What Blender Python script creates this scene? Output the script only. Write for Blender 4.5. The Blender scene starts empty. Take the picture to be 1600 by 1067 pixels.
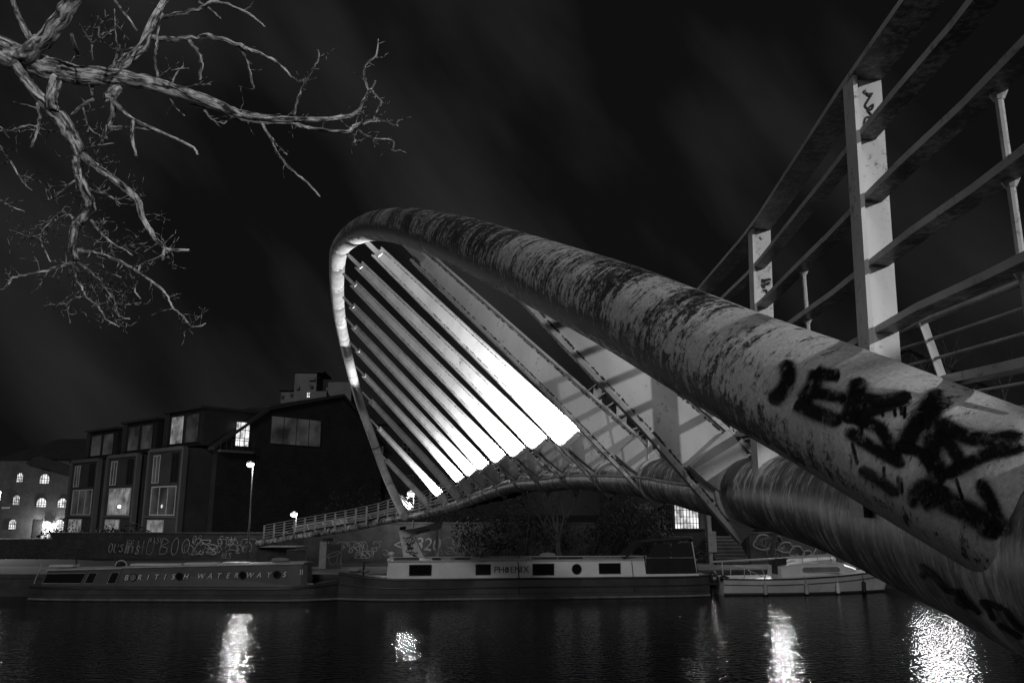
import bpy, bmesh, math, random
from mathutils import Vector, Matrix
from mathutils.bvhtree import BVHTree
R = math.radians
random.seed(7)
scene = bpy.context.scene
COL = scene.collection

# ------------------------------------------------------------------ camera
PITCH = math.atan(267/1250.0)
CP, SP = math.cos(PITCH), math.sin(PITCH)
CAMPOS = Vector((0, 0, 4.0))
cam_d = bpy.data.cameras.new('camera')
cam = bpy.data.objects.new('camera', cam_d); COL.objects.link(cam)
cam_d.sensor_width = 36; cam_d.lens = 1250/1600*36
cam_d.clip_start = 0.05; cam_d.clip_end = 3000
cam.location = CAMPOS; cam.rotation_euler = (R(90)+PITCH, 0, 0)
scene.camera = cam

def ray(u, v):
    a = (u-800)/1250.0; b = (v-533.5)/1250.0
    return Vector((a, CP+b*SP, SP-b*CP))
def P(u, v, d): return CAMPOS + ray(u, v)*d          # survey a point seen in the photograph at depth d
def PY(u, v, y):
    r = ray(u, v); return CAMPOS + r*(y/r.y)
def PZ(u, v, z):
    r = ray(u, v); return CAMPOS + r*((z-4.0)/r.z)

# ------------------------------------------------------------------ materials
MATS = {}
class NT:
    def __init__(s, name):
        s.m = bpy.data.materials.new(name); s.m.use_nodes = True
        s.t = s.m.node_tree; s.n = s.t.nodes; s.l = s.t.links
        s.b = s.n['Principled BSDF']; MATS[name] = s.m
    def new(s, ty, **kw):
        x = s.n.new(ty)
        for k, v in kw.items():
            if hasattr(x, k): setattr(x, k, v)
            else: x.inputs[k].default_value = v
        return x
    def coord(s, kind='Object', scale=(1, 1, 1)):
        c = s.new('ShaderNodeTexCoord'); m = s.new('ShaderNodeMapping')
        m.inputs['Scale'].default_value = scale
        s.l.new(c.outputs[kind], m.inputs['Vector']); return m.outputs[0]
    def noise(s, vec, scale, detail=6, rough=.6, dist=0):
        x = s.new('ShaderNodeTexNoise'); s.l.new(vec, x.inputs['Vector'])
        x.inputs['Scale'].default_value = scale; x.inputs['Detail'].default_value = detail
        x.inputs['Roughness'].default_value = rough; x.inputs['Distortion'].default_value = dist
        return x.outputs['Fac']
    def ramp(s, fac, *stops):
        x = s.new('ShaderNodeValToRGB'); s.l.new(fac, x.inputs[0]); e = x.color_ramp.elements
        while len(e) < len(stops): e.new(.5)
        for el, (p, g) in zip(e, stops): el.position = p; el.color = (g, g, g, 1)
        return x.outputs[0]
    def math(s, op, a, b=None, clamp=False):
        x = s.new('ShaderNodeMath'); x.operation = op; x.use_clamp = clamp
        for i, v in enumerate((a, b)):
            if v is None: continue
            if isinstance(v, (int, float)): x.inputs[i].default_value = v
            else: s.l.new(v, x.inputs[i])
        return x.outputs[0]
    def mix(s, fac, a, b):
        x = s.new('ShaderNodeMix'); x.data_type = 'RGBA'
        for i, v in ((0, fac), (6, a), (7, b)):
            if isinstance(v, (int, float)): x.inputs[i].default_value = v if i == 0 else (v, v, v, 1)
            else: s.l.new(v, x.inputs[i])
        return x.outputs[2]
    def base(s, c):
        if isinstance(c, (int, float)): s.b.inputs['Base Color'].default_value = (c, c, c, 1)
        else: s.l.new(c, s.b.inputs['Base Color'])
    def set(s, rough=.6, metal=0, spec=.5):
        s.b.inputs['Roughness'].default_value = rough; s.b.inputs['Metallic'].default_value = metal
        s.b.inputs['Specular IOR Level'].default_value = spec
    def bump(s, h, strength=.3, dist=.02):
        x = s.new('ShaderNodeBump'); x.inputs['Strength'].default_value = strength
        x.inputs['Distance'].default_value = dist; s.l.new(h, x.inputs['Height'])
        s.l.new(x.outputs[0], s.b.inputs['Normal'])

def simple(name, g, rough=.6, metal=0, spec=.4, var=.35, scale=3, bump=0, coord='Object'):
    t = NT(name); v = t.coord(coord); n = t.noise(v, scale, 8, .65)
    t.base(t.ramp(n, (.25, g*(1-var)), (.75, g*(1+var)))); t.set(rough, metal, spec)
    if bump: t.bump(t.noise(v, scale*8, 6), bump, .02)
    return t.m
def painted(name, g, dirt=.05, lo=.55, hi=.68, scale=5, rough=.45):
    """paint with speckled rust and runs"""
    t = NT(name); v = t.coord('Object'); v2 = t.coord('Object', (1, 1, .25))
    n1 = t.noise(v, scale*7, 8, .7); n2 = t.noise(v2, scale, 5, .6)
    speck = t.ramp(t.math('ADD', t.math('MULTIPLY', n1, .62), t.math('MULTIPLY', n2, .38)), (lo, 0), (hi, 1))
    tone = t.ramp(t.noise(v2, scale*.6, 6, .6), (.3, g*.72), (.7, g*1.1))
    t.base(t.mix(speck, tone, dirt)); t.set(rough, 0, .4); t.bump(n1, .12, .004)
    return t.m
def emis(name, g, strength, tex=None):
    t = NT(name); t.base(.02); t.set(.3)
    e = t.b.inputs['Emission Color']; e.default_value = (g, g, g, 1)
    t.b.inputs['Emission Strength'].default_value = strength
    if tex:
        v = t.coord('Object'); n = t.noise(v, tex, 3, .5)
        t.l.new(t.ramp(n, (.35, g*.18), (.62, g)), e)
    return t.m

# weathered arch tube: lichen, soot streaks running round the tube, cleaner towards its foot
t = NT('weathered_tube_paint')
uv = t.new('ShaderNodeUVMap').outputs[0]
def umap(t, uv, sc):
    m = t.new('ShaderNodeMapping'); m.inputs['Scale'].default_value = sc; t.l.new(uv, m.inputs['Vector']); return m.outputs[0]
sep = t.new('ShaderNodeSeparateXYZ'); t.l.new(uv, sep.inputs[0])
wear = t.ramp(t.math('DIVIDE', sep.outputs[0], 40.0), (.0, .12), (.036, .17), (.05, .32), (.07, .45), (.3, .52), (.45, .36))
wear.node.color_ramp.elements.new(.62).color = (.15, .15, .15, 1)
st = t.noise(umap(t, uv, (9, 1.1, 1)), 1.0, 8, .7, .3)
st2 = t.noise(umap(t, uv, (30, 7, 1)), 1.0, 8, .75)
patch = t.noise(umap(t, uv, (1.6, 1.3, 1)), 1.0, 5, .6)
fine = t.noise(umap(t, uv, (38, 24, 1)), 1.0, 8, .78)
mixn = t.math('ADD', t.math('ADD', t.math('MULTIPLY', st, .24), t.math('MULTIPLY', st2, .36)), t.math('ADD', t.math('MULTIPLY', patch, .3), t.math('MULTIPLY', fine, .36)))
band = t.ramp(sep.outputs[1], (.66, .25), (.78, .3), (.86, .75), (.97, .62), (1.1, .5))
band.node.color_ramp.elements.new(1.0).color = (.5, .5, .5, 1)
micro = t.noise(umap(t, uv, (95, 70, 1)), 1.0, 5, .7)
uvw = t.math('ADD', sep.outputs[1], t.math('MULTIPLY', t.math('SUBTRACT', patch, .5), .35)); t.l.new(uvw, band.node.inputs[0])
mask = t.ramp(t.math('ADD', mixn, t.math('ADD', t.math('MULTIPLY', t.math('SUBTRACT', wear, .5), .34), t.math('ADD', t.math('MULTIPLY', t.math('SUBTRACT', micro, .5), .2), t.math('MULTIPLY', t.math('SUBTRACT', band, .5), .32)))), (.59, 0), (.64, 1))
tone = t.ramp(t.math('ADD', t.math('MULTIPLY', st2, .3), t.math('ADD', t.math('MULTIPLY', micro, .35), t.math('MULTIPLY', patch, .35))), (.36, .2), (.62, .72))
t.base(t.mix(mask, tone, .03)); t.set(.55, 0, .35)
t.bump(t.math('ADD', fine, t.math('MULTIPLY', mask, .5)), .6, .008)

t = NT('streaked_tube_paint')
uv = t.new('ShaderNodeUVMap').outputs[0]
s1 = t.noise(umap(t, uv, (19, 2.4, 1)), 1.0, 8, .75, .6)
s2 = t.noise(umap(t, uv, (7, .5, 1)), 1.0, 5, .6, .2)
s3 = t.noise(umap(t, uv, (55, 18, 1)), 1.0, 6, .75)
s4 = t.noise(umap(t, uv, (3, 2.2, 1)), 1.0, 6, .65, .6)
mm = t.math('ADD', t.math('ADD', t.math('MULTIPLY', s1, .36), t.math('MULTIPLY', s2, .14)), t.math('ADD', t.math('MULTIPLY', s3, .28), t.math('MULTIPLY', s4, .22)))
sp2 = t.new('ShaderNodeSeparateXYZ'); t.l.new(uv, sp2.inputs[0])
clean = t.ramp(t.math('DIVIDE', sp2.outputs[0], 12.0), (.5, .7), (.57, .5), (.66, .1), (.75, 0))
t.base(t.mix(clean, t.ramp(mm, (.46, .018), (.492, .06), (.512, .24), (.545, .85)), t.ramp(mm, (.44, .1), (.56, .62)))); t.set(.42, 0, .5)  # scraped streaks, whitened so the colour also carries gloss highlights
t.bump(s3, .25, .005)

painted('blade_paint', .57, .06, .575, .66, 4)
painted('blade_edge_paint', .5, .05, .52, .64, 5)
painted('rail_post_paint', .54, .05, .55, .65, 7)
painted('rail_bar_paint', .5, .04, .55, .66, 6)
painted('rail_grime_shade', .22, .012, .4, .53, 6)  # bar undersides: mottled dirt, with their shade put into the colour
painted('fixture_paint', .4, .04, .54, .7, 6)
simple('conduit_metal', .4, .4, .2, .5, .3, 9)
simple('collar_seam', .05, .6)
simple('deck_steel', .07, .6, 0, .3, .5, 2, .2)
simple('concrete', .3, .85, 0, .2, .35, 2.5, .35)
simple('pier_concrete', .62, .85, 0, .2, .3, 2.5, .3)
simple('dark_concrete', .06, .85, 0, .2, .45, 1.5, .35)
simple('quay_gravel', .11, .9, 0, .2, .5, 1.2, .4)
simple('bank_grass', .03, .9, 0, .1, .5, 1.4, .6)
simple('roof_slate', .03, .7, 0, .3, .3, 1.2, .2)
simple('dark_frame', .02, .5, 0, .4)
simple('pale_frame', .45, .5, 0, .4, .2)
simple('lamp_pole', .05, .5, .2)
simple('dark_metal', .04, .45, .3, .5)
simple('rope', .25, .9)
simple('black_rubber', .02, .6)
simple('boat_black', .03, .4, 0, .5, .5, 1.2)
simple('boat_green', .05, .35, 0, .5, .45, 1.3)
simple('boat_cream', .75, .4, 0, .5, .16, 1.2)
simple('boat_white', .62, .35, 0, .5, .18, 1.6)
simple('boat_roof', .42, .5, 0, .4, .3, 2)
simple('boat_hull_dark', .055, .35, 0, .5, .5, 1.0)
simple('hull_stain', .16, .8, 0, .3, .5, 2)
simple('canvas', .022, .85, 0, .2, .4, 2, .3)
simple('letter_paint', .8, .5, 0, .4, .15)
simple('dark_letter_paint', .06, .5, 0, .4, .15)
simple('fender_white', .35, .6, 0, .3, .4, 4)
simple('wall_scrawl', .22, .7, 0, .3, .5, 5)
simple('dark_scrawl', .015, .6, 0, .3, .3, 5)
simple('shrub_leaf', .022, .7, 0, .3, .6, 1)
simple('bare_wood', .06, .85, 0, .2, .4, 5)
simple('tarp', .45, .6, 0, .3, .25, 2)
def glass(name, g):
    t = NT(name); t.base(g); t.set(.06, 0, .9); return t.m
glass('dark_glass', .012)
t = NT('clear_vinyl'); t.base(.03); t.set(.08, 0, .8)
# brick
def brick(name, a, b, m, sc):
    t = NT(name); c = t.new('ShaderNodeTexCoord'); mp = t.new('ShaderNodeMapping')
    mp.inputs['Rotation'].default_value = (R(90), 0, 0); t.l.new(c.outputs['Object'], mp.inputs[0])
    x = t.new('ShaderNodeTexBrick'); t.l.new(mp.outputs[0], x.inputs['Vector'])
    for k, g in (('Color1', a), ('Color2', b), ('Mortar', m)): x.inputs[k].default_value = (g, g, g, 1)
    x.inputs['Scale'].default_value = sc; x.inputs['Mortar Size'].default_value = .015
    n = t.noise(c.outputs['Object'], .7, 6)
    t.base(t.mix(t.ramp(n, (.35, 0), (.75, .6)), x.outputs[0], a*.5)); t.set(.9, 0, .2)
    return t.m
brick('mill_brick', .09, .14, .11, 2.6)
brick('flat_brick', .02, .032, .024, 2.6)
brick('wall_brick', .035, .06, .04, 2.4)
simple('tower_render', .2, .8, 0, .2, .2, .4)
simple('pale_render', .09, .8, 0, .2, .2, .4)
simple('bay_panel', .04, .6, 0, .3, .3, .6)
# bark
t = NT('bark'); v = t.coord('Object')
uvb = t.new('ShaderNodeUVMap').outputs[0]
n1 = t.noise(umap(t, uvb, (9, 46, 1)), 1, 6, .65, .8); n2 = t.noise(v, 14, 8, .7)
h = t.math('ADD', t.math('MULTIPLY', n1, .75), t.math('MULTIPLY', n2, .25))
t.base(t.ramp(h, (.43, .03), (.5, .3), (.57, .78))); t.set(.9, 0, .2); t.bump(h, 1.0, .03)
# spray paint: soft edges across the stroke
t = NT('spray_paint'); uv = t.new('ShaderNodeUVMap').outputs[0]
sep = t.new('ShaderNodeSeparateXYZ'); t.l.new(uv, sep.inputs[0])
edge = t.math('SUBTRACT', 1.0, t.math('ABSOLUTE', t.math('MULTIPLY', t.math('SUBTRACT', sep.outputs[1], .5), 2.0)))
endf = sep.outputs[0]
nn = t.noise(t.coord('Object'), 260, 3, .8)
al = t.math('MULTIPLY', t.math('MULTIPLY', edge, endf), 1.6)
al = t.ramp(t.math('ADD', al, t.math('MULTIPLY', t.math('SUBTRACT', nn, .5), .9)), (.25, 0), (.95, 1))
wornn = t.ramp(t.noise(t.coord('Object'), 26, 6, .7), (.34, .25), (.5, 1))
al = t.math('MULTIPLY', al, wornn)
t.base(.006); t.b.inputs['Roughness'].default_value = .33; t.b.inputs['Specular IOR Level'].default_value = .45
t.bump(t.noise(t.coord('Object'), 90, 4), .5, .006)
t.l.new(al, t.b.inputs['Alpha'])
t = NT('overspray'); uv = t.new('ShaderNodeUVMap').outputs[0]
sep = t.new('ShaderNodeSeparateXYZ'); t.l.new(uv, sep.inputs[0])
edge = t.math('SUBTRACT', 1.0, t.math('ABSOLUTE', t.math('MULTIPLY', t.math('SUBTRACT', sep.outputs[1], .5), 2.0)))
nn = t.noise(t.coord('Object'), 420, 3, .85)
al = t.math('MULTIPLY', t.math('MULTIPLY', edge, sep.outputs[0]), t.ramp(nn, (.42, 0), (.62, 1)))
t.base(.01); t.set(.6); t.l.new(t.math('MULTIPLY', al, .75, True), t.b.inputs['Alpha'])
t = NT('weld_rust'); uv = t.new('ShaderNodeUVMap').outputs[0]
sep = t.new('ShaderNodeSeparateXYZ'); t.l.new(uv, sep.inputs[0])
edge = t.math('SUBTRACT', 1.0, t.math('ABSOLUTE', t.math('MULTIPLY', t.math('SUBTRACT', sep.outputs[1], .5), 2.0)))
nn = t.noise(t.coord('Object'), 16, 8, .75)
t.base(.025); t.set(.8)
t.l.new(t.ramp(t.math('ADD', t.math('MULTIPLY', edge, .22), nn), (.6, 0), (.68, 1)), t.b.inputs['Alpha'])
# water
t = NT('river_water'); t.base(.002); t.set(.09, 0, .5); t.b.inputs['IOR'].default_value = 1.33
v = t.coord('Object', (.6, 1.0, 1)); n = t.noise(v, 6.5, 2, .55); n2 = t.noise(t.coord('Object', (.5, 1, 1)), 1.1, 3, .5)
t.bump(t.math('ADD', n, t.math('MULTIPLY', n2, .35)), 1.0, .027)
# lamps and windows
emis('lamp_glow', 1, 4); emis('lit_window', .8, .32, .9); emis('lit_window_bright', .9, 1.5, 1.6)
emis('dim_window', .5, .07, .5); emis('fixture_glow', 1, 25); emis('lit_panel', .7, .35, 3)

# ------------------------------------------------------------------ mesh builder
class MB:
    def __init__(s, M=None):
        s.v = []; s.f = []; s.uv = []; s.mi = []; s.M = M or Matrix.Identity(4); s.i = 0
    def vert(s, p): s.v.append(s.M @ Vector(p)); return len(s.v)-1
    def face(s, idx, uvs=None): s.f.append(tuple(idx)); s.uv.append(uvs); s.mi.append(s.i)
    def poly(s, pts, uvs=None): s.face([s.vert(p) for p in pts], uvs); return s
    def box(s, lo, hi, T=None):
        T = T or Matrix.Identity(4)
        c = [s.vert(T @ Vector((x, y, z))) for z in (lo[2], hi[2]) for y in (lo[1], hi[1]) for x in (lo[0], hi[0])]
        for q in ((0, 2, 3, 1), (4, 5, 7, 6), (0, 1, 5, 4), (2, 6, 7, 3), (0, 4, 6, 2), (1, 3, 7, 5)): s.face([c[k] for k in q])
        return s
    def prism(s, pts, off):
        """closed polygon pts (3D) extruded by the vector off"""
        a = [s.vert(p) for p in pts]; b = [s.vert(Vector(p)+Vector(off)) for p in pts]; n = len(pts)
        s.face(a[::-1]); s.face(b)
        for k in range(n): s.face((a[k], a[(k+1) % n], b[(k+1) % n], b[k]))
        return s
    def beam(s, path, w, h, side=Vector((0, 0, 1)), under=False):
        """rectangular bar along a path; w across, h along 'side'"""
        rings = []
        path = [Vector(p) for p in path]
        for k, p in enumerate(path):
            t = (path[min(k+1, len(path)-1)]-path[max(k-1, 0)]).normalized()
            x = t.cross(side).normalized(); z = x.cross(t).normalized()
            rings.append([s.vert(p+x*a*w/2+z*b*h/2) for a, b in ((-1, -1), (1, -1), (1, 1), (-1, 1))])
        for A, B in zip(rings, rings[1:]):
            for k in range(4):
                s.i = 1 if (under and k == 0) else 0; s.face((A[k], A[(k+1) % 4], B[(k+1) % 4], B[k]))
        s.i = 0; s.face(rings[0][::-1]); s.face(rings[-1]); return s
    def tube(s, path, rad, n=10, cap=True, ref=None):
        path = [Vector(p) for p in path]; m = len(path)
        if not hasattr(rad, '__len__'): rad = [rad]*m
        rings = []; L = 0
        t0 = (path[1]-path[0]).normalized()
        x = ref or (Vector((0, 0, 1)) if abs(t0.z) < .9 else Vector((1, 0, 0)))
        for k, p in enumerate(path):
            t = (path[min(k+1, m-1)]-path[max(k-1, 0)])
            t = t.normalized() if t.length > 1e-9 else t0
            x = (x-t*x.dot(t)); x = x.normalized() if x.length > 1e-6 else t.orthogonal().normalized()
            y = t.cross(x)
            if k: L += (path[k]-path[k-1]).length
            rings.append(([s.vert(p+(x*math.cos(2*math.pi*j/n)+y*math.sin(2*math.pi*j/n))*rad[k]) for j in range(n)], L, rad[k]))
        for (A, la, ra), (B, lb, rb) in zip(rings, rings[1:]):
            for j in range(n):
                a0, a1 = 2*math.pi*j/n, 2*math.pi*(j+1)/n
                s.face((A[j], A[(j+1) % n], B[(j+1) % n], B[j]), ((la, a0*ra), (la, a1*ra), (lb, a1*rb), (lb, a0*rb)))
        if cap: s.face(rings[0][0][::-1]); s.face(rings[-1][0])
        return s
    def sphere(s, c, r, n=10, m=6, sc=(1, 1, 1)):
        c = Vector(c); rows = []
        for i in range(m+1):
            th = math.pi*i/m
            rows.append([s.vert(c+Vector((r*sc[0]*math.sin(th)*math.cos(2*math.pi*j/n), r*sc[1]*math.sin(th)*math.sin(2*math.pi*j/n), r*sc[2]*math.cos(th)))) for j in range(n)])
        for A, B in zip(rows, rows[1:]):
            for j in range(n): s.face((A[j], B[j], B[(j+1) % n], A[(j+1) % n]))
        return s
    def build(s, name, mat, parent=None, origin=None, smooth=False):
        o0 = Vector(origin) if origin is not None else (Vector(parent['_org']) if parent is not None else Vector((0, 0, 0)))
        me = bpy.data.meshes.new(name); me.from_pydata([p-o0 for p in s.v], [], s.f)
        mats = mat if isinstance(mat, (list, tuple)) else [mat]
        for m in mats: me.materials.append(MATS[m])
        if any(s.mi): me.polygons.foreach_set('material_index', s.mi)
        if any(u is not None for u in s.uv):
            ul = me.uv_layers.new(name='UVMap').data; k = 0
            for f, u in zip(s.f, s.uv):
                for q in range(len(f)):
                    if u: ul[k].uv = u[q]
                    k += 1
        if smooth: me.polygons.foreach_set('use_smooth', [True]*len(s.f))
        me.validate(); me.update()
        if smooth and smooth != 'all':
            try: me.set_sharp_from_angle(angle=R(40))
            except Exception: pass
        o = bpy.data.objects.new(name, me); COL.objects.link(o)
        o['_org'] = tuple(o0)
        if parent is not None: o.parent = parent            # a part shares its thing's origin
        else: o.location = o0
        return o
def tag(o, label, cat, group=None, kind=None):
    if label: o['label'] = label
    if cat: o['category'] = cat
    if group: o['group'] = group
    if kind: o['kind'] = kind
    return o
def thing(name, loc, label, cat, group=None):
    o = bpy.data.objects.new(name, None); COL.objects.link(o); o.location = loc; o['_org'] = tuple(loc)
    o.empty_display_size = .2
    return tag(o, label, cat, group)
def struct(o): o['kind'] = 'structure'; return o
def text_mesh(body, size, M, name, mat, parent=None, shear=0, extrude=.004, spacing=1, origin=None, align='CENTER'):
    cu = bpy.data.curves.new('t', 'FONT'); cu.body = body; cu.size = size; cu.shear = shear; cu.extrude = extrude
    cu.align_x = align; cu.align_y = 'CENTER'; cu.space_character = spacing
    ob = bpy.data.objects.new('t', cu); COL.objects.link(ob)
    dg = bpy.context.evaluated_depsgraph_get()
    me = bpy.data.meshes.new_from_object(ob.evaluated_get(dg)); bpy.data.objects.remove(ob)
    o0 = Vector(origin) if origin is not None else Vector(parent['_org'])
    me.transform(Matrix.Translation(-o0) @ M); me.materials.clear(); me.materials.append(MATS[mat])
    o = bpy.data.objects.new(name, me); COL.objects.link(o); o['_org'] = tuple(o0)
    if parent is not None: o.parent = parent
    else: o.location = o0
    return o
def spline(pts, n):
    """Catmull-Rom through pts (tuples of any length), n samples per span"""
    pts = [list(map(float, p)) for p in pts]; out = []
    for i in range(len(pts)-1):
        p0 = pts[max(i-1, 0)]; p1 = pts[i]; p2 = pts[i+1]; p3 = pts[min(i+2, len(pts)-1)]
        for k in range(n):
            t = k/n
            out.append([.5*(2*b+(c-a)*t+(2*a-5*b+4*c-d)*t*t+(3*b-a-3*c+d)*t**3) for a, b, c, d in zip(p0, p1, p2, p3)])
    out.append(pts[-1]); return out
def interp(tab, x):
    if x <= tab[0][0]: return tab[0][1]
    for (a, b), (c, d) in zip(tab, tab[1:]):
        if x <= c: return b+(d-b)*(x-a)/(c-a)
    return tab[-1][1]
def point_light(name, loc, power, radius=.1, parent=None):
    l = bpy.data.lights.new(name, 'POINT'); l.energy = power; l.shadow_soft_size = radius
    o = bpy.data.objects.new(name, l); COL.objects.link(o)
    if parent is not None: o.parent = parent; o.location = Vector(loc)-Vector(parent['_org'])
    else: o.location = loc
    return o

# ------------------------------------------------------------------ world, moonlight
w = bpy.data.worlds.new('World'); scene.world = w; w.use_nodes = True
nt = w.node_tree; bg = nt.nodes['Background']
tc = nt.nodes.new('ShaderNodeTexCoord'); mp = nt.nodes.new('ShaderNodeMapping')
mp.inputs['Location'].default_value = (.4, .2, .3); mp.inputs['Scale'].default_value = (1.3, 2.0, 4.6)
mr = nt.nodes.new('ShaderNodeMapping'); mr.inputs['Rotation'].default_value = (R(0), R(-52), R(0)); nt.links.new(tc.outputs['Generated'], mr.inputs[0]); nt.links.new(mr.outputs[0], mp.inputs[0])
nz = nt.nodes.new('ShaderNodeTexNoise'); nz.inputs['Scale'].default_value = 1.5; nz.inputs['Detail'].default_value = 4; nz.inputs['Roughness'].default_value = .45
nt.links.new(mp.outputs[0], nz.inputs['Vector'])
cr = nt.nodes.new('ShaderNodeValToRGB'); nt.links.new(nz.outputs['Fac'], cr.inputs[0])
e = cr.color_ramp.elements; e[0].position = .44; e[0].color = (.0048,)*3+(1,); e[1].position = .72; e[1].color = (.021,)*3+(1,)
nt.links.new(cr.outputs[0], bg.inputs['Color']); bg.inputs['Strength'].default_value = 1.0

sun = bpy.data.lights.new('moon', 'SUN'); sun.energy = .55; sun.angle = R(14)
so = bpy.data.objects.new('moon', sun); COL.objects.link(so)
so.rotation_euler = Vector((.22, .85, -.46)).to_track_quat('-Z', 'Y').to_euler(); so.location = (20, -30, 30)

scene.view_settings.view_transform = 'Standard'; scene.view_settings.look = 'None'
scene.view_settings.exposure = 0; scene.view_settings.gamma = 1
scene.cycles.use_denoising = True
scene.cycles.max_bounces = 6; scene.cycles.transparent_max_bounces = 12
scene.cycles.caustics_reflective = False; scene.cycles.caustics_refractive = False
scene.cycles.sample_clamp_indirect = 4

# ------------------------------------------------------------------ ground, water, banks
QUAY = [(-300, 41.5), (-60, 41.2), (-8, 40.4), (10.5, 43.4), (30, 46.5), (300, 60)]
mb = MB(); mb.poly([(-400, -60, 0), (400, -60, 0), (400, 70, 0), (-400, 70, 0)])
struct(mb.build('river_water', 'river_water'))
mb = MB()
pl = [mb.vert((x, y, 1.0)) for x, y in QUAY]+[mb.vert((1200, 900, 1.0)), mb.vert((-1200, 900, 1.0))]
mb.face(pl)
struct(mb.build('far_bank_ground', 'bank_grass'))
mb = MB()          # paved towpath strip along the quay edge
for (a, b), (c, d) in zip(QUAY[1:], QUAY[2:5]):
    mb.poly([(a, b+.35, 1.004), (c, d+.35, 1.004), (c, d+6.5, 1.004), (a, b+6.5, 1.004)])
struct(mb.build('towpath', 'quay_gravel'))
mb = MB()
for (a, b), (c, d) in zip(QUAY, QUAY[1:]):
    mb.poly([(a, b, -1), (c, d, -1), (c, d, .997), (a, b, .997)])
    if abs(a) < 100 and abs(c) < 100: mb.prism([(a, b-.06, .86), (c, d-.06, .86), (c, d+.34, .86), (a, b+.34, .86)], (0, 0, .2))
tag(mb.build('quay_wall', 'dark_concrete'), 'low dark quay wall with coping stones behind the moored boats', 'quay wall')
mb = MB()          # the near bank under and behind the camera
prof = [(-60, 2.3), (3.0, 2.3), (4.2, 1.9), (6.2, -.6)]
for (y0, z0), (y1, z1) in zip(prof, prof[1:]):
    mb.poly([(-300, y0, z0), (300, y0, z0), (300, y1, z1), (-300, y1, z1)])
simple('near_soil', .012, .95, 0, .1)
struct(mb.build('near_bank_ground', 'near_soil'))

# ================================================================== FOOTBRIDGE
bridge = thing('footbridge', (1.2, 1.0, 2.3), 'weathered white tubular arch footbridge with slanting blades crossing the dark river', 'footbridge')

# --- arch: centre line surveyed from the photograph on the arch's own leaning plane
APX = [(1402, 688), (1300, 638), (1168, 578), (1073, 531), (970, 480), (868, 437), (797, 408), (727, 380), (679, 365), (635, 354), (594, 352),
       (571, 357), (553, 366), (541, 376), (531, 389), (527, 409), (526.5, 450), (530.5, 494), (537.5, 531), (548, 576), (562, 628), (578, 673), (600, 735), (617, 775), (632, 806)]
PN = Vector((.91387, .16219, .37220)); PC = Vector((-3.034, 18.523, 7.428))
def on_plane(u, v):
    r = ray(u, v); return CAMPOS + r*(PN.dot(PC-CAMPOS)/PN.dot(r))
apts = [on_plane(*q) for q in APX]
d0 = (apts[0]-apts[2]).normalized()
apts = [apts[0]+d0*1.5+Vector((.12, 0, -.12)), apts[0]+d0*.6+Vector((.02, 0, -.02))]+apts
arch_path = [Vector(p) for p in spline(apts, 10)]
# even out the surveyed line
for _ in range(6):
    arch_path = [arch_path[0]]+[(arch_path[i-1]+arch_path[i]*2+arch_path[i+1])/4 for i in range(1, len(arch_path)-1)]+[arch_path[-1]]
# resample by arc length
def resample(path, step):
    out = [path[0].copy()]; acc = 0
    for a, b in zip(path, path[1:]):
        L = (b-a).length; pos = step-acc
        while pos <= L:
            out.append(a.lerp(b, pos/L)); pos += step
        acc = (acc+L) % step if L else acc
        acc = L-(pos-step)
    if (out[-1]-path[-1]).length > step*.3: out.append(path[-1])
    return out
arch_path = resample(arch_path, .16)
AR = .218
def arch_r(k, n): return AR*(1.0 if k < n*.75 else 1-.12*(k/n-.75)/.25)
mb = MB(); n_a = len(arch_path)
mb.tube(arch_path, [arch_r(k, n_a) for k in range(n_a)], 44)
arch = mb.build('arch_tube', 'weathered_tube_paint', bridge, smooth=True)
arch_mb = mb
arch['label'] = 'thick leaning arch tube with peeling stained paint and black spray scrawls'

# --- deck tube
T2 = [(-3.5, -.6, 3.6), (-1, .5, 3.72), (1.05, 1.26, 3.83), (2.4, 1.505, 3.925), (3.1, 1.59, 3.958), (3.85, 1.594, 4.04), (4.85, 1.575, 4.11), (6.5, 1.55, 4.2), (8.0, 1.50, 4.31),
      (10.8, 1.36, 4.45), (13.7, 1.12, 4.57), (16.5, .77, 4.62), (19.3, .32, 4.69), (22.2, -.19, 4.66), (25, -.66, 4.6), (27.9, -1.2, 4.49),
      (30.8, -1.8, 4.36), (33.7, -2.5, 4.22), (36.5, -3.5, 4.05), (39.3, -4.6, 3.84), (42, -6.3, 3.62), (43.5, -8.3, 3.24), (45.7, -11.2, 2.8), (48.3, -14.9, 2.2)]
t2c = resample([Vector((x, y, z)) for y, x, z in spline(T2, 8)], .2)
def t2_r(y): return interp([(1.05, .325), (2.4, .312), (3.1, .281), (3.85, .254), (4.9, .22), (7, .21), (14, .2), (30, .19), (50, .17)], y)
mb = MB(); mb.tube(t2c, [t2_r(p.y) for p in t2c], 36)
dtube = mb.build('deck_tube', 'streaked_tube_paint', bridge, smooth=True); t2_mb = mb
dtube['label'] = 'horizontal deck tube with scraped streaks and painted-in gloss highlights round it'
def t2_at(y):
    for a, b in zip(t2c, t2c[1:]):
        if a.y <= y <= b.y and b.y > a.y:
            return a.lerp(b, (y-a.y)/(b.y-a.y)), (b-a).normalized()
    return t2c[-1], (t2c[-1]-t2c[-2]).normalized()
def arch_near(p): return min(range(n_a), key=lambda i: (arch_path[i]-p).length)

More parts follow.
